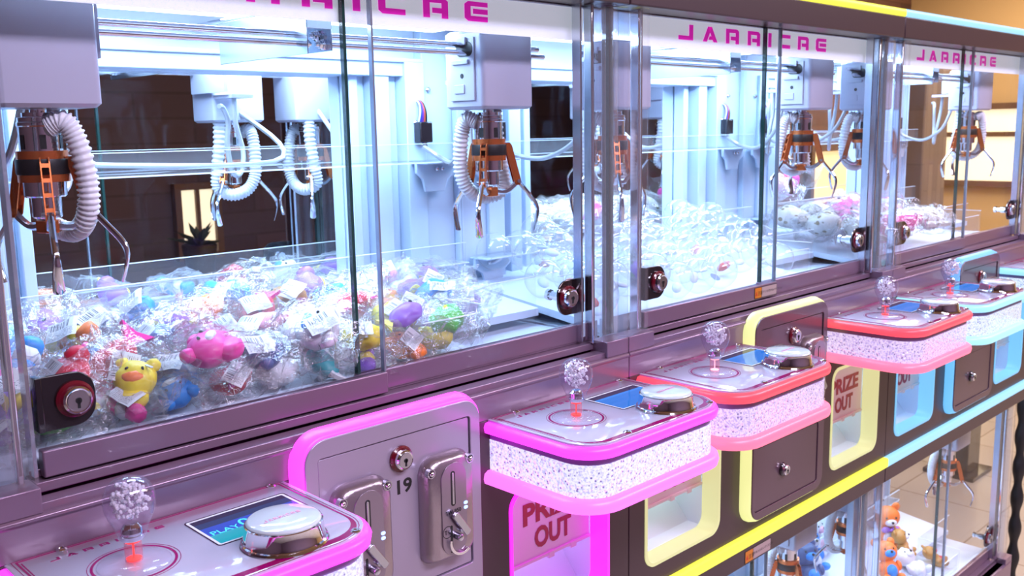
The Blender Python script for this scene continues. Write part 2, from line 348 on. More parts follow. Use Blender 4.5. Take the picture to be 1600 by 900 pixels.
def window(n, x0, x1, y, z0, z1, m, axis='Y'):
    mb = MB(); w = .05
    if axis == 'Y':
        mb.prism(rrect(x0 - w, x1 + w, z0 - w, z1 + w, 0), 'Y', y - .06, y, 0, holes=[rrect(x0, x1, z0, z1, 0)]); mb.box(x0, x1, y - .02, y - .01, z0, z1, 1)
        mb.box((x0 + x1) / 2 - .015, (x0 + x1) / 2 + .015, y - .05, y - .02, z0, z1, 0)
    else:
        mb.prism(rrect(x0 - w, x1 + w, z0 - w, z1 + w, 0), 'X', y - .06, y, 0, holes=[rrect(x0, x1, z0, z1, 0)]); mb.box(y - .02, y - .01, x0, x1, z0, z1, 1)
        mb.box(y - .05, y - .02, x0, x1, z0 + (z1 - z0) * .62, z0 + (z1 - z0) * .62 + .04, 0)
    struct('window_%d' % n, mb, [mat('window_frame_wood', (.14, .07, .04), .5), m], z=0)
window(1, 3.03, 3.30, 5.99, .82, 1.30, PANEP); window(2, 5.58, 5.95, 5.99, .78, 1.06, PANEW); window(3, 6.9, 7.3, 5.99, .50, .85, PANEW)
window(4, 1.45, 2.40, 8.19, 1.22, 1.80, PANEP, 'X')  # made-up glowing pane, added for the pale yellow band on the wall
window(5, 6.5, 7.8, 2.74, 1.0, 1.5, PANEW)  # made-up glowing pane, added to put yellow behind the middle cabins
# planter and tables behind, seen dimly through the cabins
def plant(x, y, label):
    t = tag(empty('potted_plant', (x, y, 0)), label, 'plant'); rnd = random.Random(int(x * 100))
    MB().lathe([(.09, .75), (.12, .95), (.11, .96), (.10, .93)], (0, 0, 0)).build('pot', mat('dark_pot', (.05, .03, .03), .5), t, z=0)
    mb = MB()
    for k in range(26):
        a = rnd.uniform(0, 2 * PI); el = rnd.uniform(.3, 1.4); l = rnd.uniform(.15, .3); d = Vector((math.cos(a) * math.cos(el), math.sin(a) * math.cos(el), math.sin(el)))
        p = Vector((0, 0, .94)); s = d.cross(Vector((0, 0, 1))).normalized() * .025
        q = [p, p + d * l * .5 + s, p + d * l - Vector((0, 0, .04)), p + d * l * .5 - s]; mb.face([mb.bm.verts.new(v) for v in q])
    mb.build('leaves', mat('dark_leaves', (.03, .05, .02), .6), t, z=0, flat=True)
    mb = MB().lathe([(.16, 0), (.16, .02), (.03, .03), (.03, .72), (.13, .735), (.13, .75)]); mb.build('stand', mat('plant_stand_wood', (.10, .05, .03), .6), t, z=0)
plant(2.86, 5.35, 'leafy potted plant on a dark stand before the far lit window')
def cafe_table(x, y, lab, col):
    t = tag(empty('cafe_table', (x, y, 0)), lab, 'table')
    MB().lathe([(.40, .71), (.42, .72), (.42, .74), (.40, .75)], n=40).build('table_top', mat('table_wood', col, .35), t, z=0)
    MB().lathe([(.24, 0), (.24, .02), (.035, .04), (.035, .70), (.12, .71)], n=24).build('pedestal', BLACK, t, z=0)
cafe_table(6.9, 1.1, 'round pale wooden cafe table before the ochre wall', (.60, .40, .20))
cafe_table(4.6, 4.4, 'round dark cafe table far behind the second machine', (.20, .09, .06))
t = tag(empty('display_stand', (4.52, .80, 0)), 'slim black square stand on the tiles behind the farthest machine', 'stand')
MB().box(-.075, .075, -.075, .075, .02, .80).build('stand_column', BLACKG, t, z=0, bevel=.004); MB().box(-.12, .12, -.12, .12, 0, .02).build('stand_foot', BLACKG, t, z=0); MB().box(-.14, .14, -.14, .14, .80, .83).build('stand_top', BLACKG, t, z=0, bevel=.004)
# ceiling lamps above the far right
for k, (x, y, lab) in enumerate(((5.3, 0.62, 'black disc ceiling lamp above the rightmost machine, nearer the dark wall'), (5.5, .05, 'black disc ceiling lamp cut by the right picture edge'))):
    t = tag(empty('ceiling_lamp', (x, y, 3.1)), lab, 'lamp')
    MB().lathe([(.03, 0), (.03, -.55)], n=12).build('lamp_rod', BLACK, t, z=0)
    MB().lathe([(.02, -.54), (.16, -.56), (.19, -.60), (.17, -.60), (.13, -.575)], n=32).build('lamp_shade', BLACK, t, z=0)
    MB().lathe([(.05, -.575), (.05, -.60), (.0, -.61)], n=20).build('lamp_bulb', glow('warm_bulb', (1, .7, .35), 3), t, z=0)

# ------------------------------------------------------------------ small builders
def keylock(parent, c, name='keylock', rr=.0165, ring=None):
    """round cylinder lock facing -Y: red collar, chrome barrel, keyhole"""
    mb = MB(); x, y, z = c
    mb.lathe([(rr * .6, 0), (rr, 0), (rr, .003), (rr * .86, .005), (rr * .6, .005)], c, 'Y', 36, 0)
    mb.lathe([(rr * .5, .004), (rr * .78, .004), (rr * .76, .0095), (rr * .66, .011), (rr * .60, .0105), (.0001, .0105)], c, 'Y', 36, 1, cap=False)
    mb.lathe([(rr * .56, .0106), (rr * .56, .0112), (.0001, .0112)], c, 'Y', 30, 2, cap=False)
    mb.lathe([(rr * .17, .0113), (rr * .17, .0118), (.0001, .0118)], c, 'Y', 14, 3, cap=False)
    mb.box(x - rr * .07, x + rr * .07, y - .0118, y - .0112, z - rr * .42, z + rr * .1, 3)
    return mb.build(name, [ring or RED, CHROME, STEEL, BLACK], parent)
CRANE_MATS = None
def crane(parent, x, y, z0, arms, hose=-1, cable=None, tail=True):
    """one claw unit; (x, y, z0) is the front-left bottom corner of its housing"""
    t = empty('claw_crane', (x, y, z0 + ZS), parent)
    mb = MB(); hx, hy, hz = .099, .082, .108
    mb.loft([[(p[0], p[1], zz) for p in rrect(0 + e, hx - e, 0 + e, hy - e, .007)] for zz, e in ((0, .004), (.004, 0), (hz - .004, 0), (hz, .004))])
    h = mb.build('housing', PLAST, t, z=0)
    mb = MB(); mb.box(-.0025, .0, .016, .066, .012, .098); mb.box(-.006, -.002, .026, .060, .062, .068); mb.box(-.004, -.002, .036, .056, .022, .034)
    mb.prism(rrect(.018, .052, .072, .092, .009), 'X', -.0032, -.0024, 1); mb.prism(circle(.041, .046, .0035, 12), 'X', -.0032, -.0024, 1)
    mb.box(-.006, -.002, .030, .046, .088, .098)
    mb.build('side_cover', [PLAST, BLACK], h, z=0, bevel=.0012)
    cx, cy = .050, .045
    mb = MB()
    mb.lathe([(.008, 0), (.008, -.004), (.016, -.004), (.016, -.008), (.0205, -.009), (.0205, -.013), (.0215, -.014), (.0215, -.017), (.0205, -.018), (.0205, -.087), (.019, -.0885), (.0145, -.0885), (.0145, -.108), (.013, -.110)], (cx, cy, 0), n=32)
    for k in range(6):
        a = k * PI / 3 + .3; c, s = math.cos(a), math.sin(a)
        q = [(cx + c * .0208 - s * d, cy + s * .0208 + c * d, zz) for d, zz in ((-.003, -.040), (.003, -.040), (.003, -.026), (-.003, -.026))]
        mb.face([mb.bm.verts.new(p) for p in q], 1)
    mb.build('motor', [CHROME, BLACK], t, z=0)
    mb = MB()
    for za, zb in ((-.050, -.042), (-.073, -.0655)): mb.lathe([(.0207, za), (.0245, za), (.0245, zb), (.0207, zb)], (cx, cy, 0), n=32, mi=0)
    mb.lathe([(.0207, -.0655), (.0250, -.0655), (.0256, -.064), (.0256, -.0515), (.0250, -.050), (.0207, -.050)], (cx, cy, 0), n=40, mi=1)
    mb.build('clamp_collar', [COPPER, BLACK], t, z=0)
    mb = MB(); mb.lathe([(.0115, -.112), (.0125, -.113), (.0125, -.124), (.0115, -.125)], (cx, cy, 0), n=6); mb.lathe([(.006, -.108), (.006, -.113)], (cx, cy, 0), n=12, mi=1)
    mb.build('claw_hub', [COPPER, CHROME], t, z=0, flat=True)
    for th in arms:
        a = math.radians(-133.5 + th); d = Vector((math.cos(a), math.sin(a), 0)); s = Vector((-d.y, d.x, 0)); o = Vector((cx, cy, 0))
        P = lambda r, z, w=0: o + d * r + s * w + Vector((0, 0, z))
        mb = MB()
        for sg in (-.8, .8):        # two slotted cheek plates from the collar to the knee
            poly = [(.0255, -.048), (.031, -.048), (.034, -.052), (.0475, -.104), (.0455, -.110), (.040, -.110), (.037, -.106), (.0245, -.056)]
            A = [mb.bm.verts.new(P(r, z, sg * .0058)) for r, z in poly]; B = [mb.bm.verts.new(P(r, z, sg * .0042)) for r, z in poly]
            mb.face(A); mb.face(B)
            for k in range(len(A)): mb.face((A[k], A[(k + 1) % len(A)], B[(k + 1) % len(A)], B[k]))
        for q in range(4):
            r = .031 + q * .0035; z = -.054 - q * .0145; e = .004
            mb.loft([[P(r - .003, z, -.0036), P(r + .003, z, -.0036), P(r + .003, z, .0036), P(r - .003, z, .0036)], [P(r - .003 + .001, z - e, -.0036), P(r + .003 + .001, z - e, -.0036), P(r + .003 + .001, z - e, .0036), P(r - .003 + .001, z - e, .0036)]])
        mb.build('claw_arm', COPPER, t, z=0, flat=True)
        # lower link from hub to knee, then the chrome finger
        mb = MB(); path = smooth_path([P(.010, -.118), P(.024, -.119), P(.036, -.112), P(.0435, -.104)], 5)
        mb.tube(path, .0042, 6)
        mb.tube([P(.0435, -.104, -.008), P(.0435, -.104, .008)], .003, 10)
        mb.build('claw_link', STEEL, t, z=0)
        fp = smooth_path([P(.0435, -.104), P(.055, -.118), P(.068, -.134), P(.0735, -.146), P(.0725, -.160), P(.067, -.180)], 6)
        mb = MB(); n = len(fp); rings = []
        for k, p in enumerate(fp):
            tt = (fp[min(k + 1, n - 1)] - fp[max(k - 1, 0)]).normalized(); nn = s.cross(tt).normalized(); f = k / (n - 1)
            w = .0034 + (.0026 * max(0, (f - .55) / .45)); th_ = .0034 - .0020 * max(0, (f - .5) / .5)
            if k == n - 1: w *= .6
            rings.append([p + s * w * math.cos(2 * PI * q / 10) + nn * th_ * math.sin(2 * PI * q / 10) for q in range(10)])
        mb.loft(rings); mb.build('claw_finger', CHROME, t, z=0)
    a = math.radians(-133.5 + 90 * hose + (-12 if hose < 0 else 6)); d = Vector((math.cos(a), math.sin(a), 0)); o = Vector((cx, cy, 0)); sd = Vector((-d.y, d.x, 0)) * hose
    hp = smooth_path([o + d * r + sd * w + Vector((0, 0, z)) for r, w, z in ((.014, -.014, -.018), (.028, -.014, -.013), (.037, -.010, -.030), (.0425, -.004, -.066), (.041, 0, -.098), (.030, .010, -.120), (.010, .030, -.128), (-.012, .036, -.116), (-.010, .040, -.085), (-.004, .038, -.040), (-.002, .036, .002))], 22)
    mb = MB(); mb.tube(hp, [.0112 if (k % 4) in (0, 1) else .0092 for k in range(len(hp))], 12)
    mb.build('coiled_hose', HOSE, t, z=0, sharp=2)
    if cable:
        mb = MB(); mb.tube(smooth_path([Vector(p) - Vector((x, y, z0)) for p in cable], 8), .0042, 8); mb.build('power_cable', CABLE, t, z=0)
    if tail:
        mb = MB(); mb.box(.101, .108, .02, .14, .050, .104); mb.box(.060, .100, .084, .15, .040, .046)
        mb.tube(smooth_path([(.085, .13, .045), (.088, .135, .0), (.080, .14, -.05), (.092, .15, -.085), (.112, .16, -.085), (.122, .165, -.04), (.118, .165, .0), (.128, .17, .022), (.14, .18, .025)], 7), .0042, 8, mi=1)
        mb.build('cable_bracket', [PLAST, CABLE], t, z=0)
    return t

# ------------------------------------------------------------------ cabin (upper and lower share the design)
def sheet(parent, name, x0, x1, y0, y1, z0, z1, m=None, edge=None, endx=True):
    return MB().box(x0, x1, y0, y1, z0, z1, 0, endx=1 if endx else None).build(name, [m or GLASS, edge or GEDGE], parent)
def cabin(root, dz, th, upper, cranes, crane_z=1.316):
    Z = lambda z: z + dz
    # sliding doors
    for nm, x0, x1, y0, edges in (('left', .075, .473, 0.0, (PEDGE, PEDGE)), ('right', .441, .845, .013, (GEDGE, PEDGE))):
        d = empty('glass_door', (0, 0, 0), root)
        tag(d, 'sliding glass door on the %s side' % nm)
        mb = MB(); mb.box(x0, x1, y0, y0 + .006, Z(1.0), Z(1.458), 0)
        mb.build('glass_pane', GLASS, d)
        MB().box(x0 if nm == 'right' else x1 - .0022, (x0 + .004) if nm == 'right' else x1 + .0004, y0 - .0004, y0 + .0064, Z(1.0), Z(1.458)).build('glass_edge', GEDGE if nm == 'right' else PEDGE, d)
        MB().box(x0, x1, y0 - .004, y0 + .009, Z(.974), Z(1.0)).build('door_rail', TAUPE, d, bevel=.0015)
        sx = -1 if nm == 'left' else 1
        lx = .1075 if nm == 'left' else .8095; mb = MB()
        xa, xb = (.0735, lx + .020) if nm == 'left' else (lx - .020, .8445)
        mb.prism(rrect(xa, xb, Z(1.018), Z(1.070), (.0, .02, .02, 0) if nm == 'left' else (.02, 0, 0, .02)), 'Y', y0 - .0045, y0 - .0012)
        mb.box(xa if nm == 'left' else xb - .006, (xa + .006) if nm == 'left' else xb, y0 - .006, y0 + .009, Z(1.018), Z(1.070))
        pl = mb.build('lock_plate', BLACKG if nm == 'left' else DSTEEL, d, bevel=.0008)
        keylock(d, (lx, y0 - .0045, Z(1.0445)), 'door_lock', .0175)
        MB().lathe([(.0085, -.004), (.0085, -.016), (.006, -.0165), (.006, -.026), (.0085, -.027), (.0085, -.033)], (lx, y0 + .002, Z(1.0445)), 'Y', 8).build('lock_bolt', CHROME, d)
    # tracks and corner posts
    mb = MB(); mb.box(.066, .85, -.006, .024, Z(.962), Z(.972)); mb.box(.066, .85, .0095, .0115, Z(.972), Z(.980)); mb.box(.060, .852, -.028, -.008, Z(.950), Z(.9605))
    mb.build('door_track', TAUPE, root, bevel=.0015)
    for sx, x0 in ((1, 0), (-1, .9)):
        X = lambda v: x0 + sx * v
        p = empty('corner_post', (0, 0, 0), root)
        for cxp, cyp, rr in ((.018, -.006, .0085), (.040, -.012, .0075)):
            MB().lathe([(rr, Z(.972)), (rr, Z(1.459))], (X(cxp), cyp, 0), n=20).build('acrylic_rod', ROD, p)
        MB().box(*sorted((X(.050), X(.056))), -.010, .006, Z(.972), Z(1.459)).build('chrome_strip', CHROME, p, bevel=.0015)
        mb = MB(); mb.prism([(X(.066), -.016), (X(.061), -.022), (X(.020), -.024), (X(.006), -.018), (X(.002), -.006), (X(.002), .02), (X(.004), .02), (X(.004), -.005), (X(.008), -.016), (X(.021), -.0215), (X(.060), -.0195), (X(.064), -.016)], 'Z', Z(.976), Z(1.459))
        mb.build('acrylic_corner_guard', ACRYL, p)
        MB().box(*sorted((X(.0015), X(.0085))), .004, .012, Z(.976), Z(1.459)).build('dark_glass_edge', GEDGE, p)
        MB().box(*sorted((X(.067), X(.0705))), -.001, .014, Z(.976), Z(1.459)).build('chrome_strip', STEEL, p)
        MB().box(*sorted((X(.002), X(.007))), .012, .345, Z(.985), Z(1.455), 0, endx=0).build('side_glass', [GLASS, GEDGE], root)
        # back corner column
        mb = MB()
        mb.box(*sorted((X(.006), X(.070))), .352, .398, Z(.965), Z(1.455)); mb.box(*sorted((X(.070), X(.110))), .345, .398, Z(.965), Z(1.40))
        mb.box(*sorted((X(.135), X(.165))), .356, .398, Z(.965), Z(1.385)); mb.box(*sorted((X(.110), X(.135))), .372, .398, Z(.965), Z(1.455))
        mb.box(*sorted((X(.188), X(.204))), .370, .398, Z(.965), Z(1.385)); mb.box(*sorted((X(.165), X(.188))), .385, .398, Z(.965), Z(1.385))
        mb.box(*sorted((X(.0), X(.005))), .340, .398, Z(.965), Z(1.455))
        c = mb.build('back_column', WHITEP, root, bevel=.002)
        for zz in (1.236, 1.064):
            mb = MB(); mb.prism([(X(.02), Z(zz)), (X(.105), Z(zz)), (X(.105), Z(zz - .018)), (X(.092), Z(zz - .028)), (X(.086), Z(zz - .05)), (X(.045), Z(zz - .05)), (X(.038), Z(zz - .03)), (X(.02), Z(zz - .02))], 'Y', .330, .336)
            mb.box(*sorted((X(.02), X(.105))), .30, .345, Z(zz - .003), Z(zz)); mb.build('shelf_bracket', WHITEP, c, bevel=.001)
            for bx in (.052, .064): MB().lathe([(.0035, 0), (.0035, .004), (.002, .006)], (X(bx), .330, Z(zz - .012)), 'Y', 10).build('bracket_bolt', CHROME, c)
        for bx, bz in ((.092, 1.300), (.058, 1.355), (.09, 1.02)): MB().lathe([(.005, 0), (.005, .002), (.0025, .005)], (X(bx), .345 if bx > .07 else .352, Z(bz)), 'Y', 12).build('column_screw', CHROME, c)
        # wiring plug
        k = empty('wiring_plug', (0, 0, 0), root); px = X(.085)
        MB().box(px - .012, px + .014, .326, .344, Z(1.268), Z(1.302)).build('plug_body', BLACKG, k, bevel=.002)
        for w, col in enumerate(((.75, .75, .8), (.03, .05, .5), (.22, .04, .35), (.65, .10, .04), (.02, .02, .02))):
            mb = MB(); mb.tube(smooth_path([(px - .008 + w * .004, .335, Z(1.302)), (px - .006 + w * .003, .333, Z(1.318)), (px - .004 + w * .002, .338, Z(1.332)), (px - .003 + w * .0015, .35, Z(1.338))], 4), .0016, 6)
            mb.tube([(px - .006 + w * .003, .335, Z(1.268)), (px + .004 + w * .001, .335, Z(1.258))], .0016, 6); mb.build('plug_wire', mat('wire', col, .4), k)
    # deck, ceiling, beams, shelves
    mb = MB(); A = [(.006, .03), (.894, .03), (.894, .394), (.006, .394)]
    hole = (.665, .885, .035, .145)
    def deckz(yy): return Z(.985 + (yy - .03) * .12)
    mb.loft([[(x, y, deckz(y) - .012) for x, y in ((.006, .03), (.66, .03), (.66, .394), (.006, .394))], [(x, y, deckz(y)) for x, y in ((.006, .03), (.66, .03), (.66, .394), (.006, .394))]])
    mb.loft([[(x, y, deckz(y) - .012) for x, y in ((.66, .15), (.894, .15), (.894, .394), (.66, .394))], [(x, y, deckz(y)) for x, y in ((.66, .15), (.894, .15), (.894, .394), (.66, .394))]])
    mb.box(.006, .894, .024, .030, Z(.955), Z(.996)); mb.box(.006, .894, .024, .394, Z(.968), Z(.972))
    mb.build('play_deck', WHITEI, root)
    mb = MB(); mb.box(.003, .897, .02, .397, Z(1.456), Z(1.459)); mb.box(.07, .83, .352, .398, Z(1.376), Z(1.405)); mb.box(.07, .83, .37, .398, Z(1.405), Z(1.456))
    mb.box(.07, .83, .345, .352, Z(1.398), Z(1.405)); mb.box(.02, .88, .375, .398, Z(.955), Z(1.03))
    mb.build('cabin_ceiling_frame', WHITEP, root, bevel=.0015)
    mb = MB(); mb.box(.08, .82, .27, .31, Z(1.444), Z(1.456)); mb.build('led_bar', LEDW, root)
    mb = MB()
    for zz, lip in ((1.236, .03), (1.064, .034)):
        mb.box(.03, .87, .300, .345, Z(zz), Z(zz + .003), 0); mb.box(.03, .87, .297, .300, Z(zz), Z(zz + lip), 0)
        mb.box(.03, .87, .2965, .3005, Z(zz + lip), Z(zz + lip + .0012), 1); mb.box(.03, .87, .2962, .300, Z(zz - .001), Z(zz + .001), 1)
    mb.build('acrylic_shelf', [ACRYL, AEDGE], root)
    # chute guards in clear acrylic
    def guard(name, pts, za, zb):
        mb = MB()
        for (xa, ya), (xb, yb) in zip(pts, pts[1:]):
            if xa == xb: mb.box(xa - .0015, xa + .0015, min(ya, yb), max(ya, yb), Z(za), Z(zb), 0); mb.box(xa - .0015, xa + .0015, min(ya, yb), max(ya, yb), Z(zb), Z(zb + .0012), 1)
            else: mb.box(min(xa, xb), max(xa, xb), ya - .0015, ya + .0015, Z(za), Z(zb), 0); mb.box(min(xa, xb), max(xa, xb), ya - .0015, ya + .0015, Z(zb), Z(zb + .0012), 1)
        mb.build(name, [ACRYL, AEDGE], root)
    guard('chute_guard', [(.66, .03), (.66, .148), (.885, .148)], .955, 1.052)
    guard('chute_guard', [(.56, .034), (.655, .034)], .985, 1.040)
    guard('chute_guard', [(.20, .034), (.20, .13), (.02, .13)], .99, 1.050)
    # gantry rails
    mb = MB()
    for xx in (.448, .462):
        mb.tube([(xx, .10, Z(1.437)), (xx, .37, Z(1.437))], .0042, 12); mb.tube([(xx, .10, Z(1.425)), (xx, .37, Z(1.425))], .0042, 12)
    for x0, x1 in ((.05, .440), (.475, .86)):
        mb.tube([(x0, .112, Z(1.4045)), (x1, .112, Z(1.4045))], .0040, 12); mb.tube([(x0, .100, Z(1.393)), (x1, .100, Z(1.393))], .0036, 12)
    mb.build('gantry_rail', CHROME, root)
    mb = MB(); mb.box(.440, .4415, .085, .30, Z(1.380), Z(1.434)); mb.box(.474, .4755, .085, .20, Z(1.385), Z(1.430)); mb.box(.440, .4755, .085, .0865, Z(1.410), Z(1.434))
    for (xx, yy, zz) in ((.4415, .112, 1.4045), (.4415, .100, 1.393), (.474, .112, 1.4045), (.474, .1, 1.393)):
        s = 1 if xx < .46 else -1
        mb.lathe([(.0075, 0), (.0075, s * .004), (.0055, s * .005), (.0055, s * .009), (.003, s * .0095), (.003, s * .013)], (xx, yy, Z(zz)), 'X', 6, 1)
    mb.build('gantry_bracket', [mat('plated_sheet', (.62, .70, .80), .22, .8), CHROME], root, bevel=.0006)
    for args in cranes:
        x = args.pop('x'); y = args.pop('y', .07)
        crane(root, x, y, Z(crane_z), **args)
    # the lamp of the cabin itself
    for lx in (.25, .65):
        a = area('cabin_led_lamp', (root.location.x + lx, root.location.y + .2, Z(1.441) + ZS), .34, 3.5 if upper else 1.4, (.48, .71, 1.0), sy=.10)
        a.parent = root; a.matrix_parent_inverse = root.matrix_world.inverted() if False else Matrix.Identity(4); a.location = (lx, .2, Z(1.441) + ZS); a['kind'] = 'light'

def cranes_for(k, upper):
    cab = lambda sx: None
    if upper:
        A = {0: [28, 100, 250], 1: [5, 125, 245], 2: [30, 150, 270]}[k]; B = {0: [-13, 107, 227], 1: [-70, 60, 178], 2: [-78, 78, 180]}[k]
    else:
        A = [20, 140, 260]; B = {0: [0, 120, 240], 1: [30, 150, 270], 2: [-70, 70, 180]}[k]
    dz = 0 if upper else -.956
    cb = lambda x: [(.815, .335, 1.262 + dz), (.830, .31, 1.243 + dz), (.805, .25, 1.237 + dz), (.765, .185, 1.270 + dz), (x + .045, .155, 1.33 + dz)]
    ca = [(.085, .335, 1.262 + dz), (.10, .31, 1.243 + dz), (.12, .25, 1.237 + dz), (.13, .185, 1.270 + dz), (.14, .155, 1.33 + dz)]
    return [dict(x=.0895, arms=A, hose=1 if (k == 0 and upper) else -1, cable=ca), dict(x=.709, arms=B, hose=1 if (k == 2 and upper) else -1, cable=cb(.709))]

# ------------------------------------------------------------------ control console
def console(root, x0, th, side, k):
    """console with its left edge at x0; width .295"""
    t = empty('control_console', (x0 + .147, -.12, .83 + ZS), root)
    x1 = x0 + .290; yb, yf = -.030, -.2155
    def layer(z, e, rr=.050): return [(p[0], p[1], z) for p in rrect(x0 - e, x1 + e, yf - e, yb, (rr + e, rr + e, .004, .004), 8)]
    def L(name, levels, m, **kw):
        mb = MB(); mb.loft([layer(z, e) for z, e in levels]); o = mb.build(name, m, None, **kw); o.parent = t; o.location = (-t.location.x, -t.location.y, -t.location.z); return o
    def add(o): o.parent = t; o.location = Vector(o.location) - Vector(t.location); return o
    L('lower_glow_trim', ((.8285, .001), (.830, .004), (.836, .0055), (.843, .004), (.8465, -.002)), th['m_low'], sharp=1.2)
    L('hammered_acrylic_skirt', ((.8465, -.006), (.8880, -.006)), th['m_band'])
    L('inner_band', ((.8875, -.0070), (.8975, -.0070)), mat('violet_grey_band', (.22, .16, .34), .3))
    L('upper_glow_trim', ((.8965, -.002), (.8985, .002), (.906, .0035), (.911, .001), (.9122, -.004)), th['m_top'], sharp=1.2)
    L('clear_plate_edge', ((.9122, -.003), (.9142, -.003)), ACRYL)
    mb = MB(); mb.loft([layer(.9124, -.0045), layer(.9148, -.0045), layer(.9152, -.0055)]); 
    # printed maroon frame lines
    ix0, ix1, iyf, iyb = x0 + .0125, x1 - .0125, yf + .0075, yb - .006
    def frame(a, b, c, d, wf, ws, wb, rr, z):
        o = rrect(a, b, c, d, (rr, rr, .001, .001), 8); i = rrect(a + ws, b - ws, c + wf, d - wb, (rr - wf, rr - ws, .0005, .0005), 8)
        mb.prism(o, 'Z', z, z + .00025, 1, holes=[i])
    frame(ix0, ix1, iyf, iyb, .0085, .0019, .0017, .040, .9152)
    frame(ix0 - .003, ix1 + .003, iyf - .0028, iyb + .002, .0007, .0006, .0005, .044, .9152)
    mb.prism(rrect(ix0 + .003, ix0 + .0042, iyf + .05, iyb - .006, 0), 'Z', .9152, .91545, 1)
    jx, jy = x0 + .0875, -.1133
    for ra, rb in ((.0365, .0340), (.0392, .0386)): mb.prism(circle(jx, jy, ra, 48), 'Z', .9152, .91545, 1, holes=[circle(jx, jy, rb, 48)])
    logo(mb, x0 + .036, .0085, .0062, .0062, lambda u, v, w: (u, -.0575 + v, .9152 + w), .0003, 1)
    add(mb.build('top_plate', [PLATE, MAROON], None))
    # screws
    for sx, sy in ((.052, -.0375), (.268, -.0375), (.085, -.2005), (.262, -.2005)):
        add(MB().lathe([(.0052, .9152), (.0052, .9160), (.0036, .9172), (.0022, .9172), (.0018, .9164)], (x0 + sx, sy, 0), n=20).build('screw', CHROME, None))
    # screen
    sx0, sx1, sy0, sy1 = x0 + .160, x0 + .262, -.133, -.068
    mb = MB(); mb.prism(rrect(sx0 - .004, sx1 + .004, sy0 - .004, sy1 + .004, .004), 'Z', .9152, .9157, 0, holes=[rrect(sx0 - .0028, sx1 + .0028, sy0 - .0028, sy1 + .0028, .003)])
    mb.prism(rrect(sx0 - .0028, sx1 + .0028, sy0 - .0028, sy1 + .0028, .003), 'Z', .9152, .9155, 1, holes=[rrect(sx0, sx1, sy0, sy1, .001)])
    add(mb.build('screen_frame', [mat('dark_purple_line', (.03, .0, .03), .2), mat('white_line', (.85, .85, .9), .2)], None))
    me = bpy.data.meshes.new('lcd_screen'); me.from_pydata([(sx0, sy0, .91535 + ZS), (sx1, sy0, .91535 + ZS), (sx1, sy1, .91535 + ZS), (sx0, sy1, .91535 + ZS)], [], [(0, 1, 2, 3)])
    uv = me.uv_layers.new(); 
    for li, c in enumerate(((0, 0), (1, 0), (1, 1), (0, 1))): uv.data[li].uv = c
    lit = (k == 0 and side == 0); me.materials.append(LCDP if lit else LCD); o = bpy.data.objects.new('lcd_screen', me); COL.objects.link(o); add(o)
    if lit:
        add(text_obj('screen_digits', '00', .026, LCDTXT, None, lambda a, b, w: (sx0 + .034 + a, sy0 + .021 + b, .9155 + w), extrude=.0001))
        add(text_obj('screen_digits', 'PLAY', .013, LCDTXT, None, lambda a, b, w: (sx0 + .003 + a, sy0 + .022 + b, .9155 + w), extrude=.0001))
    # joystick
    c = (jx, jy, 0)
    add(MB().lathe([(.0310, .9152), (.0315, .9162), (.029, .9176), (.012, .9185), (.0001, .9185)], c, n=48, cap=False).build('joystick_disc', clear('joystick_disc_acrylic', (.93, .92, .97), 1, haze=.25, hazecol=(.8, .75, .9)), None))
    add(MB().lathe([(.0075, .9180), (.0075, .9370), (.0085, .9375)], c, n=24).build('joystick_shaft', SHAFTR, None))
    add(MB().lathe([(.0060, .9186), (.0066, .9200), (.0008, .9206), (.0008, .9350), (.0064, .9353), (.0068, .9366)], c, n=16).build('joystick_led', REDLED if not (k == 1 and side == 0) else glow('pale_pink_led', (1, .55, .6), 1.2), None))
    add(MB().lathe([(.0082, .9372), (.0095, .9378), (.0098, .9420), (.0088, .9424), (.0088, .9445), (.0094, .9449), (.0090, .9490), (.0078, .950), (.0060, .9525), (.0001, .9525)], c, n=28, cap=False).build('joystick_ferrule', CHROME, None))
    prof = [(.0105, .9385), (.0118, .9405), (.0145, .950), (.0190, .9590), (.0213, .9655), (.0222, .9725), (.0213, .9800), (.0185, .9868), (.0140, .9912), (.0075, .9940), (.0001, .9946)]
    add(MB().lathe(prof, c, n=36, cap=False).build('joystick_bulb', BULB, None))
    rnd = random.Random(k * 7 + side); mb = MB(); n = 0
    while n < 230:
        p = Vector((rnd.uniform(-1, 1), rnd.uniform(-1, 1), rnd.uniform(-1, 1)))
        if p.length > 1 or p.length < .45: continue
        q = Vector((jx + p.x * .0168, jy + p.y * .0168, .9735 + p.z * .0172))
        if q.z < .962 and math.hypot(q.x - jx, q.y - jy) > .0125: continue
        mb.ball(q, rnd.uniform(.0009, .0023), sub=1); n += 1
    o = add(mb.build('bubble_cluster', BUBB, None)); o['kind'] = 'stuff'
    # push button
    bx, by = x0 + .2045, -.170; c = (bx, by, 0)
    add(MB().lathe([(.0400, .9152), (.0407, .9164), (.0396, .9184), (.0380, .9192), (.0374, .9205), (.0356, .9335), (.0359, .9346), (.0347, .9352), (.0342, .9340)], c, n=56).build('button_bezel', CHROME, None))
    add(MB().lathe([(.0344, .9330), (.0344, .9362), (.0332, .9378), (.0318, .9384), (.0150, .9391), (.0001, .9392)], c, n=56, cap=False).build('button_cap', mat('button_acrylic', (.62, .70, .74), .08, coat=.6), None))
    mb = MB(); logo(mb, bx - .0205, .0038, .0015, .0050, lambda u, v, w: (u, by - .002 + v, .9392 + w), .0002)
    add(mb.build('button_print', mat('pink_print', (.75, .30, .45), .3), None))
    return t

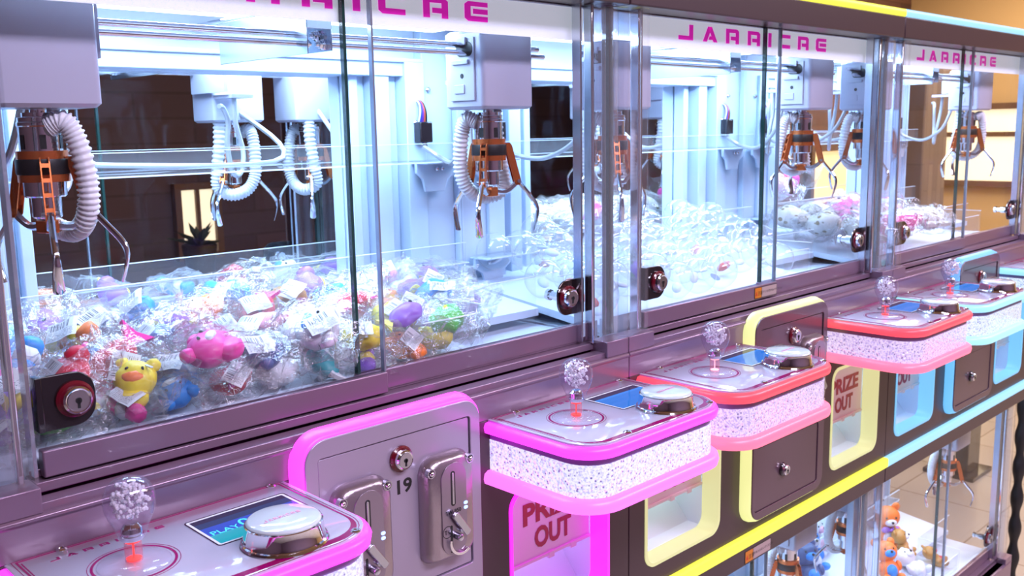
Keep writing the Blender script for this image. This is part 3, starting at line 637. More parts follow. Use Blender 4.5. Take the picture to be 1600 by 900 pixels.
# ------------------------------------------------------------------ coin door
def coin_door(root, th, k):
    x0, x1, z0, z1 = .312, .582, .578, .965; DY = .0135
    t = empty('coin_door', (.445, -.05, .77 + ZS), root)
    def add(o): o.parent = t; o.location = Vector(o.location) - Vector(t.location) + Vector((0, DY, 0)); return o
    mb = MB(); R = .036
    ring = lambda y, e: [(p[0], y, p[1]) for p in rrect(x0 + e, x1 - e, z0 + e, z1 - e, R - e, 8)]
    mb.loft([ring(-.0475, 0), ring(-.0530, 0), ring(-.0640, .004), ring(-.0665, .0065), ring(-.0665, .011)], cap=False)
    add(mb.build('glowing_door_trim', th['m_door'], None, sharp=1.5))
    face = LILAC if k == 0 else TAUPE_M
    mb = MB(); fx0, fx1, fz0, fz1 = x0 + .008, x1 - .008, z0 + .008, z1 - .008
    up = rrect(fx0 + .016, fx1 - .016, .742, .936, .004, 3); lo = rrect(fx0 + .010, fx1 - .022, .602, .722, .006, 3)
    mb.prism(rrect(fx0, fx1, fz0, fz1, R - .009, 8), 'Y', -.069, -.060, 0, holes=[up, lo])
    mb.prism(rrect(fx0 + .0172, fx1 - .0172, .7432, .9348, .003, 3), 'Y', -.0668, -.060, 0); mb.prism(rrect(fx0 + .0112, fx1 - .0232, .6032, .7208, .005, 3), 'Y', -.0672, -.060, 0)
    mb.box(fx0 + .03, fx1 - .04, -.0675, -.060, .7295, .7330, 1)
    add(mb.build('door_panel', [face, BLACK], None, bevel=.0008))
    o = keylock(None, (.4495, -.0665, .908), 'door_keylock', .0160); add(o)
    o = keylock(None, (.425, -.0672, .660), 'door_keylock', .0125, ring=BLACKG); add(o)
    if k == 0: add(text_obj('machine_number', '19', .0235, BPRINT, None, lambda a, b, w: (.4385 + a, -.0669 - w, .8655 + b), sx=1.15, offset=.0006, extrude=.0002))
    for mx in (.3875, .5135):
        w = .0395
        m = MB(); 
        ring = lambda y, e, r=.014: [(p[0], y, p[1]) for p in rrect(mx - w + e, mx + w - e, .765 + e, .900 - e, (r, r, .022, .022), 7)]
        m.loft([ring(-.0660, 0), ring(-.0700, .0), ring(-.0800, .0035), ring(-.0835, .0075)])
        add(m.build('coin_mechanism', mat('cast_aluminium', (.42, .36, .40), .30, .85, bump=(260, .15)) if mx < 1 else None, None, sharp=.9))
        m = MB(); m.prism(rrect(mx - .018, mx + .0215, .772, .890, .0195, 9), 'Y', -.0852, -.0820, 0)
        m.prism(rrect(mx - .0035, mx + .0035, .8355, .8800, .0034, 5), 'Y', -.0856, -.0850, 1)
        m.prism(rrect(mx - .0015, mx + .0015, .8375, .8780, .0014, 3), 'Y', -.0859, -.0855, 2)
        a0 = []
        for q in range(13):
            a = PI * (.95 + .75 * q / 12); a0.append((mx + .010 + .0200 * math.cos(a), .7905 + .0200 * math.sin(a)))
        for q in range(12, -1, -1):
            a = PI * (.95 + .75 * q / 12); a0.append((mx + .010 + .0165 * math.cos(a), .7905 + .0165 * math.sin(a)))
        m.prism(a0, 'Y', -.0890, -.0840, 3)
        m.prism(rrect(mx - .006, mx - .0025, .776, .8115, .0016, 3), 'Y', -.0856, -.0850, 1)
        add(m.build('coin_faceplate', [mat('satin_plate', (.36, .31, .38), .28, .8), BLACK, STEEL, CHROME], None, bevel=.0006))
        m = MB(); ca, sa = math.cos(-.95), math.sin(-.95)
        def rot(px, pz): return (mx + .007 + px * ca - pz * sa, .8125 + px * sa + pz * ca)
        m.prism([rot(*p) for p in rrect(-.019, .019, -.0045, .0045, .003, 4)], 'Y', -.0935, -.0890, 0); m.lathe([(.005, .084), (.005, .0895)], (mx + .012, 0, .803), 'Y', 16)
        m.lathe([(.0045, .085), (.0045, .096), (.003, .097)], (mx + .002, 0, .797), 'Y', 16)
        add(m.build('coin_lever', STEEL, None, bevel=.0008))
        for bx, bz in ((mx - .0315, .884), (mx + .030, .888)):
            m = MB(); m.lathe([(.0060, .078), (.0060, .084), (.0048, .084), (.0048, .080)], (bx, 0, bz), 'Y', 18, 0); m.ball((bx, -.0835, bz), .0036, 1, 2)
            add(m.build('mechanism_bolt', [STEEL, CHROME], None))
        if k == 0 and mx > .45:
            add(text_obj('mechanism_text', 'TW-950', .0072, BPRINT, None, lambda a, b, w: (mx - .0005 + a - .0125, -.0854 - w, .8260 + b), extrude=.0001, offset=.0001))
            add(text_obj('mechanism_text', 'T\u00b7L', .0075, BPRINT, None, lambda a, b, w: (mx - .0155 + a, -.0854 - w, .8020 + b), extrude=.0001, offset=.0001))
            m = MB(); m.prism(circle(mx - .0105, .8045, .0078, 24), 'Y', -.0855, -.0853, 0, holes=[circle(mx - .0105, .8045, .0070, 24)]); add(m.build('mechanism_emblem', BPRINT, None))
        m = MB(); m.prism(rrect(mx + .0165, mx + .0225, .8325, .8365, .0019, 4), 'Y', -.0860, -.0850); m.prism(rrect(mx + .0165, mx + .0225, .8265, .8305, .0019, 4), 'Y', -.0860, -.0850)
        add(m.build('status_light', BLUELED, None))
    return t

def prize_bay(root, x0, x1, th, k):
    z0, z1 = .588, .803
    t = empty('prize_bay', ((x0 + x1) / 2, 0, z0 + ZS), root)
    def add(o): o.parent = t; o.location = Vector(o.location) - Vector(t.location); return o
    m = MB(); m.prism(rrect(x0, x1, z0, z1, .026, 8), 'Y', -.0355, -.001, 0, holes=[rrect(x0 + .0055, x1 - .0055, z0 + .0055, z1 - .0055, .022, 8)])
    add(m.build('glowing_window_rim', th['m_win'], None, sharp=1.0))
    m = MB(); m.box(x0, x1, -.001, .11, z0, z0 + .003); m.box(x0, x0 + .003, -.001, .11, z0, z1); m.box(x1 - .003, x1, -.001, .11, z0, z1); m.box(x0, x1, .108, .111, z0, z1); m.box(x0, x1, -.001, .11, z1 - .003, z1)
    m.loft([[(x0 + .003, .10, .675), (x1 - .003, .10, .675), (x1 - .003, .103, .675), (x0 + .003, .103, .675)], [(x0 + .003, .03, z0 + .003), (x1 - .003, .03, z0 + .003), (x1 - .003, .034, z0 + .003), (x0 + .003, .034, z0 + .003)]])
    add(m.build('prize_box', mat('white_prize_box', (.62, .72, .88), .4), None))
    m = MB(); m.prism(rrect(x0 + .007, x1 - .007, .672, z1 - .007, (.002, .002, .02, .02), 6), 'Y', .000, .003); m.box(x0 + .007, x1 - .007, -.003, .004, .668, .673)
    for bx in (.55, .78): m.box(x0 + (x1 - x0) * bx - .006, x0 + (x1 - x0) * bx + .006, -.004, .005, .664, .6735)
    add(m.build('prize_flap', FLAP, None, bevel=.0008))
    for word, wd_, zb in (('PRIZE', .124, .7265), ('OUT', .078, .6855)):
        me = text_mesh(word, 1, extrude=.008, offset=.035); xs = [v.co.x for v in me.vertices]; ys = [v.co.y for v in me.vertices]
        for v in me.vertices: v.co = (x0 + .1215 + wd_ * ((v.co.x - min(xs)) / (max(xs) - min(xs)) - .5), -.0006 - v.co.z * .02 , zb + .033 * (v.co.y - min(ys)) / (max(ys) - min(ys)) + ZS)
        me.materials.clear(); me.materials.append(PRIZER); o = bpy.data.objects.new('prize_text', me); COL.objects.link(o); add(o)
    a = area('prize_lamp', (0, 0, 0), .12, .22 if k != 2 else .16, tuple(.45 + .55 * q for q in th['win']), sy=.04); add(a); a.location = (0, .05, z1 - z0 - .012)

def warning_sticker(root, x, y, z, w, h, small):
    t = empty('warning_sticker', (0, 0, 0), root)
    m = MB(); m.prism(rrect(x, x + w, z, z + h, .001, 2), 'Y', y, y - .0004, 0); m.prism(rrect(x + .0012, x + w * .30, z + .001, z + h - .001, .0005, 2), 'Y', y - .0004, y - .0006, 1); m.prism(rrect(x + w * .315, x + w - .0012, z + .001, z + h - .001, .0005, 2), 'Y', y - .0004, y - .0006, 2)
    cx, cz = x + w * .075, z + h * .46; m.prism([(cx - h * .16, cz - h * .2), (cx + h * .16, cz - h * .2), (cx, cz + h * .2)], 'Y', y - .0006, y - .0008, 3)
    m.build('sticker_sheet', [BPRINT, mat('sticker_orange', (.62, .20, .01), .4), mat('sticker_grey', (.42, .32, .32), .45), mat('sticker_red', (.55, .03, .01), .4)], t)
    text_obj('sticker_text', '\u6ce8\u610f', h * .42, BPRINT, t, lambda a, b, q: (x + w * .125 + a, y - .0007 - q, z + h * .30 + b), extrude=.00005)
    text_obj('sticker_text', '\u30ac\u30e9\u30b9\u3092\u53e9\u304b\u306a\u3044\u3067\u304f\u3060\u3055\u3044' if not small else '\u624b\u3092\u5165\u308c\u306a\u3044\u3067\u304f\u3060\u3055\u3044', h * .26, BPRINT, t, lambda a, b, q: (x + w * .335 + a, y - .0007 - q, z + h * .40 + b), extrude=.00005)

# ------------------------------------------------------------------ a whole machine
def machine(k, front=True, cr=None):
    th = THEMES[k]; x = k * W
    root = empty('claw_machine', (x, 0, 0))
    # cabinet shell
    holes = [rrect(.040, .250, .588, .803, .026, 8), rrect(.643, .852, .588, .803, .026, 8)] if front else []
    m = MB()
    m.prism(rrect(.0008, .8992, .556, .9145, 0), 'Y', -.034, -.028, 1, holes=holes)
    m.prism([(-.034, .9145), (-.034, .946), (-.0355, .9475), (-.0355, .9505), (-.033, .9525), (-.026, .9525), (-.026, .9145)], 'X', .0008, .8992, 0)
    m.box(.0008, .062, -.033, .0, .9525, .9765, 0); m.box(.850, .8992, -.033, .0, .9525, .9765, 0)
    for sx in (.0008, .8962): m.box(sx, sx + .003, -.028, .398, .50, .962, 1)
    m.box(.0038, .8962, .392, .398, .54, .962, 1)
    m.build('cabinet', [TAUPE, TAUPE_D], root, bevel=.0012); m = MB()
    for sx in (.0008, .8962): m.box(sx, sx + .003, -.028, .398, -.42, .008, 1)
    m.prism([(-.034, -.42), (-.034, .0), (-.0355, .002), (-.026, .0045), (.398, .0045), (.398, -.42)], 'X', .004, .896, 0)
    m.box(.0008, .062, -.033, .0, -.003, .0205, 0); m.box(.850, .8992, -.033, .0, -.003, .0205, 0)
    m.build('base_cabinet', [TAUPE, TAUPE_D], root, bevel=.0012)
    # lit strip and beam between upper and lower stage
    m = MB(); m.loft([[(a, y, z) for y, z in ((-.030, .5335), (-.041, .5335), (-.0435, .5375), (-.0435, .5515), (-.041, .5550), (-.030, .5550))] for a in (.001, .899)]); m.build('strip_light', th['m_strip'], root)
    MB().box(.0008, .8992, -.037, .398, .4965, .5335).build('lower_header', TAUPE_D, root, bevel=.002)
    m = MB(); m.box(.0008, .8992, -.034, .398, 1.459, 1.502); m.build('header', TAUPE_D, root, bevel=.002)
    m = MB(); m.loft([[(a, y, z) for y, z in ((.38, 1.502), (-.034, 1.502), (-.036, 1.505), (-.036, 1.514), (-.034, 1.517), (.38, 1.517))] for a in (.001, .899)]); m.build('header_strip_light', th['m_strip'], root)
    # sign strip
    s = MB().box(.078, .862, .022, .025, 1.411, 1.457).build('sign_strip', SIGN, root)
    lx = .1916
    for ch in 'JARRICRE':
        m = MB(); adv = logo(m, lx, .040, .0277, .0245, lambda u, v, w: (u, .0215 - w, 1.4250 + v), .0006, word=ch); m.build('sign_letter', MAGPRINT, s); lx = adv
    cu = cr or (lambda u: cranes_for(k, u))
    cabin(root, 0, th, True, cu(True)); cabin(root, -.956, th, False, cu(False))
    if front:
        console(root, .0205, th, 0, k); console(root, .604, th, 1, k); coin_door(root, th, k)
        prize_bay(root, .040, .250, th, k); prize_bay(root, .643, .852, th, k)
        if k == 1:
            warning_sticker(root, .395, -.0042, .9765, .076, .0205, False); warning_sticker(root, .330, -.0372, .5000, .088, .0235, True)
    return root
M0 = tag(machine(0), 'nearest claw machine of the front row, with magenta glowing trim and number 19 coin door', 'claw machine')
M1 = tag(machine(1), 'middle claw machine of the front row, with yellow glowing trim and coral red consoles', 'claw machine')
M2 = tag(machine(2), 'farthest claw machine of the front row, with ice blue glowing trim', 'claw machine')
# back row: the same machines standing back to back with the front row
def back_cr(k):
    def f(u):
        if k == 0: return [dict(x=.0, arms=[0, 120, 240], tail=False)] if False else []
        return []
    return f
SK = ('control_console', 'coin_door', 'prize_bay', 'claw_crane', 'warning_sticker', 'machine_number')
for k, (src, lab) in enumerate(((M0, 'claw machine standing back to back behind the nearest magenta one'), (M1, 'claw machine standing back to back behind the middle yellow one'), (M2, 'claw machine standing back to back behind the farthest blue one'))):
    b = copy_tree(src, None, SK); b.location = ((k + 1) * W, .80, 0); b.rotation_euler = (0, 0, PI); b['label'] = lab
    lamp = {0: [(.607, .65), (.775, .655)], 1: [(.092, .65), (.711, .65)], 2: [(.092, .65), (.711, .65)]}[k]
    for q, (cx, cy) in enumerate(lamp):
        # crane given in world x; convert into the turned machine's own frame
        lx = W - cx - .099; c = crane(b, lx, .80 - cy - .082, 1.308, [10 + 180, 130 + 180, 250 + 180] if q else [170, 290, 50], hose=1 if q else -1, cable=[(.815 if q == 0 else .085, .335, 1.262), (lx + .06, .27, 1.24), (lx + .05, .14, 1.33)], tail=not (k == 0 and q == 1))
        c = crane(b, W - (.3, .70)[q] - .099, .08, 1.308 - .956, [190, 310, 70], hose=1, tail=False)

# ------------------------------------------------------------------ prizes
ORD = ['first', 'second', 'third', 'fourth', 'fifth', 'sixth', 'seventh', 'eighth', 'ninth', 'tenth', 'eleventh', 'twelfth', 'thirteenth', 'fourteenth', 'fifteenth', 'sixteenth']
FUR = lambda n, c: mat('toy_' + n, c, .45, coat=.15)
COLS = {'crimson': (.62, .01, .05), 'sky blue': (.02, .30, .85), 'orange': (.95, .22, .03), 'lilac': (.34, .15, .75), 'golden brown': (.50, .25, .05), 'hot pink': (.90, .05, .40),
        'slate blue': (.06, .10, .28), 'white': (.82, .85, .92), 'yellow': (.90, .75, .04), 'leaf green': (.05, .50, .04), 'pale pink': (.90, .45, .60), 'teal': (.02, .40, .45)}
TM = {k: FUR(k.replace(' ', '_'), v) for k, v in COLS.items()}
def toy_mesh(shape, c1, c2, seed):
    rnd = random.Random(seed); m = MB()
    if shape == 'bun':
        m.ball((0, 0, 0), .025, 0, 3, (1.15, .95, .75))
        for v in m.bm.verts: v.co *= 1 + .10 * math.cos(6 * math.atan2(v.co.y, v.co.x)) * (1 - abs(v.co.z) / .02 * .3)
        m.ball((0, 0, .016), .005, 1, 2)
    elif shape == 'bear':
        m.ball((0, 0, 0), .0235, 0, 3, (1, 1, .8)); m.ball((-.017, .016, .004), .009, 0, 2); m.ball((.017, .016, .004), .009, 0, 2); m.ball((0, -.006, .014), .010, 1, 2, (1.2, .8, .6))
        for s in (-1, 1): m.ball((s * .009, .004, .0175), .0022, 2, 1)
        m.ball((0, -.022, -.003), .017, 0, 2, (1.1, .9, .7))
    elif shape == 'fish':
        m.ball((0, 0, 0), .022, 0, 3, (1.45, .85, .75)); m.prism([(.024, 0), (.046, .018), (.042, 0), (.046, -.018)], 'Z', -.003, .003, 1); m.ball((-.018, -.008, .012), .003, 2, 1)
    elif shape == 'bird':
        m.ball((0, 0, 0), .023, 0, 3, (1.2, 1, .8)); m.ball((-.020, .004, .008), .014, 0, 2); m.ball((-.034, .004, .008), .005, 1, 1, (1.6, .8, .7)); m.ball((.006, .016, .004), .013, 1, 2, (1.2, .35, .8)); m.ball((-.024, -.005, .016), .002, 2, 1)
    else:   # caterpillar
        for q in range(5): m.ball((-.028 + q * .014, math.sin(q) * .004, 0), .0135, q % 2, 2)
        m.ball((-.034, -.006, .008), .002, 2, 1)
    for v in m.bm.verts: v.co += .0030 * noise.noise_vector(v.co * 70 + Vector((seed, 0, 0)))
    me = m.build('toy', [TM[c1], TM[c2], BLACK], None, z=0, sharp=1.2); d = me.data; bpy.data.objects.remove(me); return d
def bag_mesh(seed, w=.054, l=.046, h=.0265):
    m = MB(); n = 15; rnd = random.Random(seed); sd = Vector((seed * 3.1, seed * 1.7, 0)); T = []; B = []
    for i in range(n):
        rt, rb = [], []
        for j in range(n):
            u, v = 2 * i / (n - 1) - 1, 2 * j / (n - 1) - 1; hh = h * math.sqrt(max(0, 1 - abs(u) ** 2.6)) * math.sqrt(max(0, 1 - abs(v) ** 2.6))
            p = Vector((u * w * (1 + .10 * v * v), v * l, 0)); nz = noise.noise_vector(p * 60 + sd); n2 = noise.noise_vector(p * 160 + sd)
            e = max(abs(u), abs(v)); cr = .0048 + .004 * (e > .8)
            q = p + nz * cr * 1.3 + n2 * cr * .7
            rt.append(m.bm.verts.new(q + Vector((0, 0, hh + e ** 3 * .030 * nz.x + .012 * (abs(u * v)) ** 4)))); rb.append(m.bm.verts.new(q + Vector((0, 0, -hh * .75 + e ** 3 * .030 * nz.x + .012 * (abs(u * v)) ** 4))))
        T.append(rt); B.append(rb)
    for G in (T, B):
        for i in range(n - 1):
            for j in range(n - 1):
                a, b, c, d = G[i][j], G[i + 1][j], G[i + 1][j + 1], G[i][j + 1]
                if (i + j) % 2: m.face((a, b, c)); m.face((a, c, d))
                else: m.face((a, b, d)); m.face((b, c, d))
    o = m.build('bag', BAG, None, z=0, flat=True); d = o.data; bpy.data.objects.remove(o); return d
def label_mesh(seed, w=.036, l=.028):
    me = bpy.data.meshes.new('label'); vs, fs, uvs = [], [], []; nx, ny = 8, 6
    for i in range(nx + 1):
        for j in range(ny + 1):
            u, v = i / nx, j / ny; x = (u - .5) * w; y = (v - .5) * l; z = -2.6 * (x * x) * 4 * .5 - 3.5 * y * y + .0015 * math.sin(7 * u + seed) ; vs.append((x, y, z)); uvs.append((u, v))
    for i in range(nx):
        for j in range(ny): a = i * (ny + 1) + j; fs.append((a, a + ny + 1, a + ny + 2, a + 1))
    me.from_pydata(vs, [], fs); uv = me.uv_layers.new()
    for li, lp in enumerate(me.loops): uv.data[li].uv = uvs[lp.vertex_index]
    me.materials.append(LABEL); return me
SHAPES = ['bun', 'bear', 'fish', 'bird', 'caterpillar']
BAGS = [bag_mesh(s) for s in range(7)]; LABS = [label_mesh(s) for s in range(3)]; TOYS = {}
def toy(shape, c1, c2):
    if (shape, c1) not in TOYS: TOYS[(shape, c1)] = toy_mesh(shape, c1, c2, len(TOYS))
    return TOYS[(shape, c1)]
def bagged(loc, rot, shape, c1, c2, seed, label, group, lab=True, s=1.0, body=None):
    t = tag(empty('bagged_toy', loc), label, 'bagged toy', group); t.rotation_euler = rot; t.scale = (s, s, s); rnd = random.Random(seed)
    def part(name, me, l, r, sc=1):
        o = bpy.data.objects.new(name, me); COL.objects.link(o); o.parent = t; o.location = l; o.rotation_euler = r; o.scale = (sc,) * 3; return o
    part('plush_toy', body or toy(shape, c1, c2), (0, 0, .005), (rnd.uniform(-.3, .3), rnd.uniform(-.3, .3), rnd.uniform(0, 6)), rnd.uniform(.92, 1.10) if body is None else .85)
    part('plastic_bag', BAGS[seed % 7], (0, 0, 0), (0, 0, 0))
    if lab: part('price_label', LABS[seed % 3], (rnd.uniform(-.012, .018), rnd.uniform(-.026, -.008), .0275), (rnd.uniform(.05, .45), rnd.uniform(-.3, .1), rnd.uniform(-.7, .7)))
    return t
def deck(y): return .985 + (y - .03) * .12 + ZS
rnd = random.Random(5)
C2 = {'crimson': 'hot pink', 'sky blue': 'white', 'orange': 'yellow', 'lilac': 'yellow', 'golden brown': 'white', 'hot pink': 'white', 'slate blue': 'white', 'white': 'sky blue', 'yellow': 'orange', 'leaf green': 'yellow', 'pale pink': 'crimson', 'teal': 'white'}
ROWN = ['front row against the glass', 'second row from the front glass', 'third row from the front glass', 'fourth row from the front glass', 'rear row against the back shelf']
seqs = [['lilac', 'crimson', 'yellow', 'hot pink', 'slate blue', 'white', 'yellow', 'lilac', 'leaf green'],
        ['hot pink', 'crimson', 'crimson', 'slate blue', 'hot pink', 'slate blue', 'crimson', 'white', 'yellow', 'lilac'],
        ['orange', 'sky blue', 'sky blue', 'slate blue', 'crimson', 'pale pink', 'slate blue', 'crimson', 'orange', 'sky blue', 'lilac'],
        ['lilac', 'sky blue', 'orange', 'sky blue', 'lilac', 'crimson', 'crimson', 'hot pink', 'sky blue', 'orange', 'lilac', 'leaf green'],
        ['teal', 'sky blue', 'orange', 'slate blue', 'lilac', 'orange', 'crimson', 'golden brown', 'sky blue', 'sky blue', 'white', 'lilac'],
        ['pale pink', 'hot pink', 'lilac', 'orange', 'sky blue', 'lilac', 'sky blue', 'golden brown', 'lilac', 'white', 'pale pink', 'white']]
ROWN = ['front row', 'second row', 'third row', 'fourth row', 'fifth row', 'rear row']
for r, y in enumerate((.054, .104, .150, .196, .240, .276)):
    n = len(seqs[r]); xs0, xs1 = ((.055, .620) if y < .15 else (.045, .74))
    for q, c in enumerate(seqs[r]):
        x = xs0 + (xs1 - xs0) * q / (n - 1) + rnd.uniform(-.007, .007); yy = y + rnd.uniform(-.005, .005); s = rnd.uniform(.90, 1.06)
        shp = SHAPES[rnd.randrange(5)]
        bagged((x, yy, deck(yy) + .026 * s + (.020 if (q + r) % 2 else .003) + (.016 if r == 0 else 0)), (rnd.uniform(.10, .55), rnd.uniform(-.45, .15), rnd.uniform(-1.3, .4)), shp, c, C2[c], r * 20 + q,
               'clear bag with %s %s toy, %s, %s from left, nearest machine' % (c, shp, ROWN[r], ORD[q]), 'bagged soft toys in the nearest machine', lab=(q * 2 + r) % 5 in (0, 2, 3), s=s)
for q, c in enumerate(['lilac', 'leaf green', 'hot pink', 'sky blue', 'crimson', 'white', 'teal', 'lilac', 'orange', 'yellow']):
    x = .050 + q * .0615; shp = SHAPES[(q * 2) % 5]
    bagged((x, .058, deck(.058) + .0195), (rnd.uniform(.2, .5), rnd.uniform(-.2, .2), rnd.uniform(-.8, .8)), shp, c, C2[c], 200 + q, 'clear bag with %s %s toy, lowest layer, %s from left, nearest machine' % (c, shp, ORD[q]), 'bagged soft toys in the nearest machine', lab=q % 2 == 0, s=.86)
# clear capsules in the middle machine
m = MB(); m.lathe([(.0001, -.0300), (.0110, -.0279), (.0200, -.0224), (.0262, -.0146), (.0293, -.0060), (.0300, .0000), (.0293, .0060), (.0262, .0146), (.0200, .0224), (.0110, .0279), (.0001, .0300)], n=28, cap=False)
o = m.build('capsule_shell', CAPS, None, z=0, sharp=.5); CAPME = o.data; bpy.data.objects.remove(o)
m = MB(); m.ball((0, 0, 0), .009, 0, 2, (1.3, .9, .4)); o = m.build('charm', mat('charm_pale', (.62, .70, .82), .5), None, z=0); CH1 = o.data; bpy.data.objects.remove(o)
m = MB(); m.ball((0, 0, 0), .012, 0, 2, (1.2, .7, .6)); o = m.build('charm', mat('charm_coral', (.75, .12, .08), .5), None, z=0); CH2 = o.data; bpy.data.objects.remove(o)
def capsule(loc, rot, label, coral):
    t = tag(empty('prize_capsule', loc), label, 'capsule', 'clear prize capsules in the middle machine'); t.rotation_euler = rot; t.scale = (1.12,) * 3
    for nm, me, l in (('capsule_shell', CAPME, (0, 0, 0)), ('charm', CH2 if coral else CH1, (.004, 0, -.014))):
        o = bpy.data.objects.new(nm, me); COL.objects.link(o); o.parent = t; o.location = l
RW = ['front row', 'second row', 'third row', 'fourth row', 'rear row']
for r in range(5):
    y = .066 + r * .0605; n = 10
    for q in range(n):
        x = W + .047 + (r % 2) * .034 + q * .068
        if x > W + (.635 if y < .16 else .76): continue
        z = deck(y) + .034 + (.022 if (q * 3 + r * 2) % 5 in (1, 3) else 0)
        red = (q * 5 + r * 3) % 11 == 0
        capsule((x + rnd.uniform(-.001, .001), y, z), (rnd.uniform(-.7, .7), rnd.uniform(-.7, .7), rnd.uniform(0, 6)), 'clear round capsule%s, %s, %s from left, middle machine' % (' with coral charm' if red else '', RW[r], ORD[q]), red)
for r in range(3):      # a few resting on top, towards the back column
    y = .190 + r * .055
    for q in range(8):
        x = W + .080 + (r % 2) * .034 + q * .072
        if (q + r * 2) % 3 == 1: continue
        capsule((x, y, deck(y) + .034 + .050), (rnd.uniform(-.7, .7), rnd.uniform(-.7, .7), rnd.uniform(0, 6)), 'clear round capsule on the upper layer, %s of it, %s place from left' % (RW[r], ORD[q]), False)
# farthest machine: pink candy-coloured bags and spotted pouches
def pouch_mesh():
    m = MB(); m.ball((0, 0, 0), .034, 0, 3, (1.1, .9, .72))
    for v in m.bm.verts: v.co += .005 * noise.noise_vector(v.co * 45); v.co.z *= .9
    m.prism([(-.02, .026), (.02, .026), (.03, .048), (-.028, .046)], 'Z', -.003, .004, 0)
    o = m.build('pouch', [DOTS], None, z=0, sharp=1); d = o.data; bpy.data.objects.remove(o); return d
POUCH = pouch_mesh()
PK = ['hot pink', 'hot pink', 'pale pink', 'hot pink']
def fill(n, xs, ys, base, where, grp, seed, dotf, yflip=False, lift=0):
    rr = random.Random(seed); cnt = {}
    for y_i, y in enumerate(ys):
        q = 0
        for x in xs:
            xx = base + x + rr.uniform(-.012, .012); dotted = (dotf[y_i][q] == 'd'); c = PK[rr.randrange(4)]
            zd = deck(y if not yflip else .80 - y)
            if dotted: bagged((xx, y, zd + .050 + lift), (rr.uniform(-.3, .3), rr.uniform(-.3, .3), rr.uniform(0, 6)), None, None, None, rr.randrange(99), 'bagged brown-spotted pouch, %s row, %s from left, %s' % (ORD[y_i], ORD[q], where), grp, lab=rr.random() < .5, s=1.45, body=POUCH)
            else: bagged((xx, y, zd + .050 + lift), (rr.uniform(-.5, .5), rr.uniform(-.4, .4), rr.uniform(0, 6)), 'bear', c, C2[c], rr.randrange(99), 'bagged %s bear toy, %s row, %s from left, %s' % (c, ORD[y_i], ORD[q], where), grp, lab=False, s=1.4)
            q += 1
fill(0, [.07, .18, .29, .40], (.075, .16), 2 * W, 'front half of farthest machine', 'bagged prizes in the farthest machine', 3, ('dppd', 'dpdp'))
fill(0, [.07, .18, .29, .40, .51], (.245,), 2 * W, 'rear half of farthest machine', 'bagged prizes in the farthest machine', 8, ('ddppp',))
fill(0, [.10, .19, .28, .37, .46, .55], (.53, .62), 2 * W, 'machine behind the farthest one', 'bagged prizes behind the farthest machine', 4, ('pppppp', 'pppppp'), True, .05)
fill(0, [.20, .29, .38, .47, .56, .65, .74], (.53, .62), W, 'machine behind the middle one', 'bagged prizes behind the middle machine', 6, ('ddddpdd', 'ddpdddd'), True, .03)
rr = random.Random(9)
for q, (x, c) in enumerate(((.06, 'hot pink'), (.16, 'pale pink'), (.26, 'orange'), (.36, 'lilac'), (.46, 'sky blue'), (.56, 'crimson'), (.66, 'white'), (.76, 'lilac'))):
    bagged((x, .535, deck(.265) + .032), (rr.uniform(-.5, .5), rr.uniform(-.3, .3), rr.uniform(0, 6)), SHAPES[q % 5], c, C2[c], q + 3, 'bagged %s %s toy, %s from left, machine behind the nearest one' % (c, SHAPES[q % 5], ORD[q]), 'bagged soft toys behind the nearest machine', lab=False)
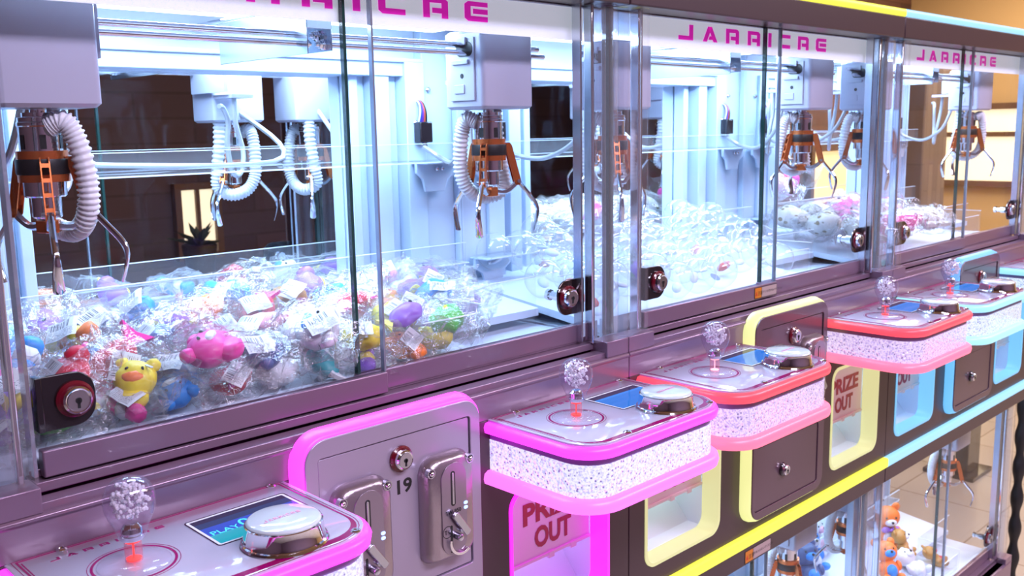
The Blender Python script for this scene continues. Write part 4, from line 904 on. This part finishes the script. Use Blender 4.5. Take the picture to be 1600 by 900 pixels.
# lower stage: plush animals
def plush(loc, s, c1, c2, rz, label, bow=None, tilt=0):
    t = tag(empty('plush_animal', loc), label, 'plush toy'); t.rotation_euler = (tilt, 0, rz); t.scale = (s, s, s)
    def P(name, m, mats): o = m.build(name, mats, t, z=0, sharp=1.5); return o
    m = MB(); m.ball((0, 0, .035), .032, 0, 3, (1, .85, 1.05)); m.ball((-.024, -.022, .012), .013, 0, 2, (1, 1.4, .9)); m.ball((.024, -.022, .012), .013, 0, 2, (1, 1.4, .9)); m.ball((-.032, -.008, .045), .010, 0, 2, (1, 1, 1.6)); m.ball((.032, -.008, .045), .010, 0, 2, (1, 1, 1.6)); m.ball((0, -.008, .032), .026, 1, 2, (.9, .95, 1))
    P('body', m, [TM[c1], TM[c2]])
    m = MB(); m.ball((0, -.004, .090), .034, 0, 3, (1.1, .9, .95)); m.ball((0, -.030, .082), .015, 1, 2, (1.2, .8, .8)); m.ball((0, -.043, .086), .0045, 2, 1)
    for s_ in (-1, 1): m.ball((s_ * .027, 0, .118), .013, 0, 2, (1, .5, 1)); m.ball((s_ * .014, -.031, .096), .0035, 2, 1)
    P('head', m, [TM[c1], TM[c2], BLACK])
    if bow:
        m = MB(); m.ball((-.014, -.030, .060), .010, 0, 2, (1.4, .5, 1)); m.ball((.014, -.030, .060), .010, 0, 2, (1.4, .5, 1)); m.ball((0, -.034, .060), .005, 0, 1); P('bow', m, [TM[bow]])
ld = lambda y: deck(y) - .956
for (px, py, sc, c1, c2, rz, lab, bow, tl) in (
    (2.52, .330, 1.0, 'slate blue', 'white', .3, 'slate blue plush animal at the back of the blue machine lower stage', None, 0),
    (2.44, .235, 1.0, 'orange', 'white', -.7, 'orange plush animal with purple bow in the blue machine lower stage', 'lilac', 0),
    (2.43, .160, .7, 'golden brown', 'white', .4, 'small tan plush animal before the orange one with purple bow', None, -.5),
    (2.25, .130, .9, 'orange', 'sky blue', -.6, 'orange and blue plush animal near the post of the blue machine lower stage', None, -.5),
    (2.35, .080, .8, 'white', 'white', -.2, 'white plush animal lying by the lower front glass of the blue machine', None, -1.1),
    (2.46, .070, .6, 'golden brown', 'crimson', .5, 'small brown plush animal lowest by the lower front glass of the blue machine', None, -.9),
    (2.36, .300, .9, 'pale pink', 'hot pink', -.4, 'pale pink plush animal behind the orange ones in the blue machine lower stage', None, 0),
    (2.12, .290, 1.0, 'sky blue', 'white', -.3, 'sky blue plush animal at the rear left of the blue machine lower stage', None, -.4),
    (2.22, .330, .9, 'white', 'pale pink', .1, 'white and pink plush animal at the rear of the blue machine lower stage', None, -.3),
    (2.04, .250, 1.0, 'slate blue', 'sky blue', -.5, 'slate and sky blue plush animal at the far left of the blue machine lower stage', None, -.5)):
    plush((px, py, ld(py)), sc, c1, c2, rz, lab, bow, tl)
# twisted black cord curtain at the right edge
t = MB(); pts = []; rs = []
for q in range(294):
    z = 0.0 + q * .0105; pts.append((0, 0, z)); rs.append(.017 + .0045 * math.sin(q * .62))
t.tube(pts, rs, 12); o = t.build('hanging_chain', BLACK, None, z=0, sharp=2); o.location = (3.142, .10, 0)
tag(o, 'thick black beaded cord hanging beside the right end of the farthest machine', 'cord')
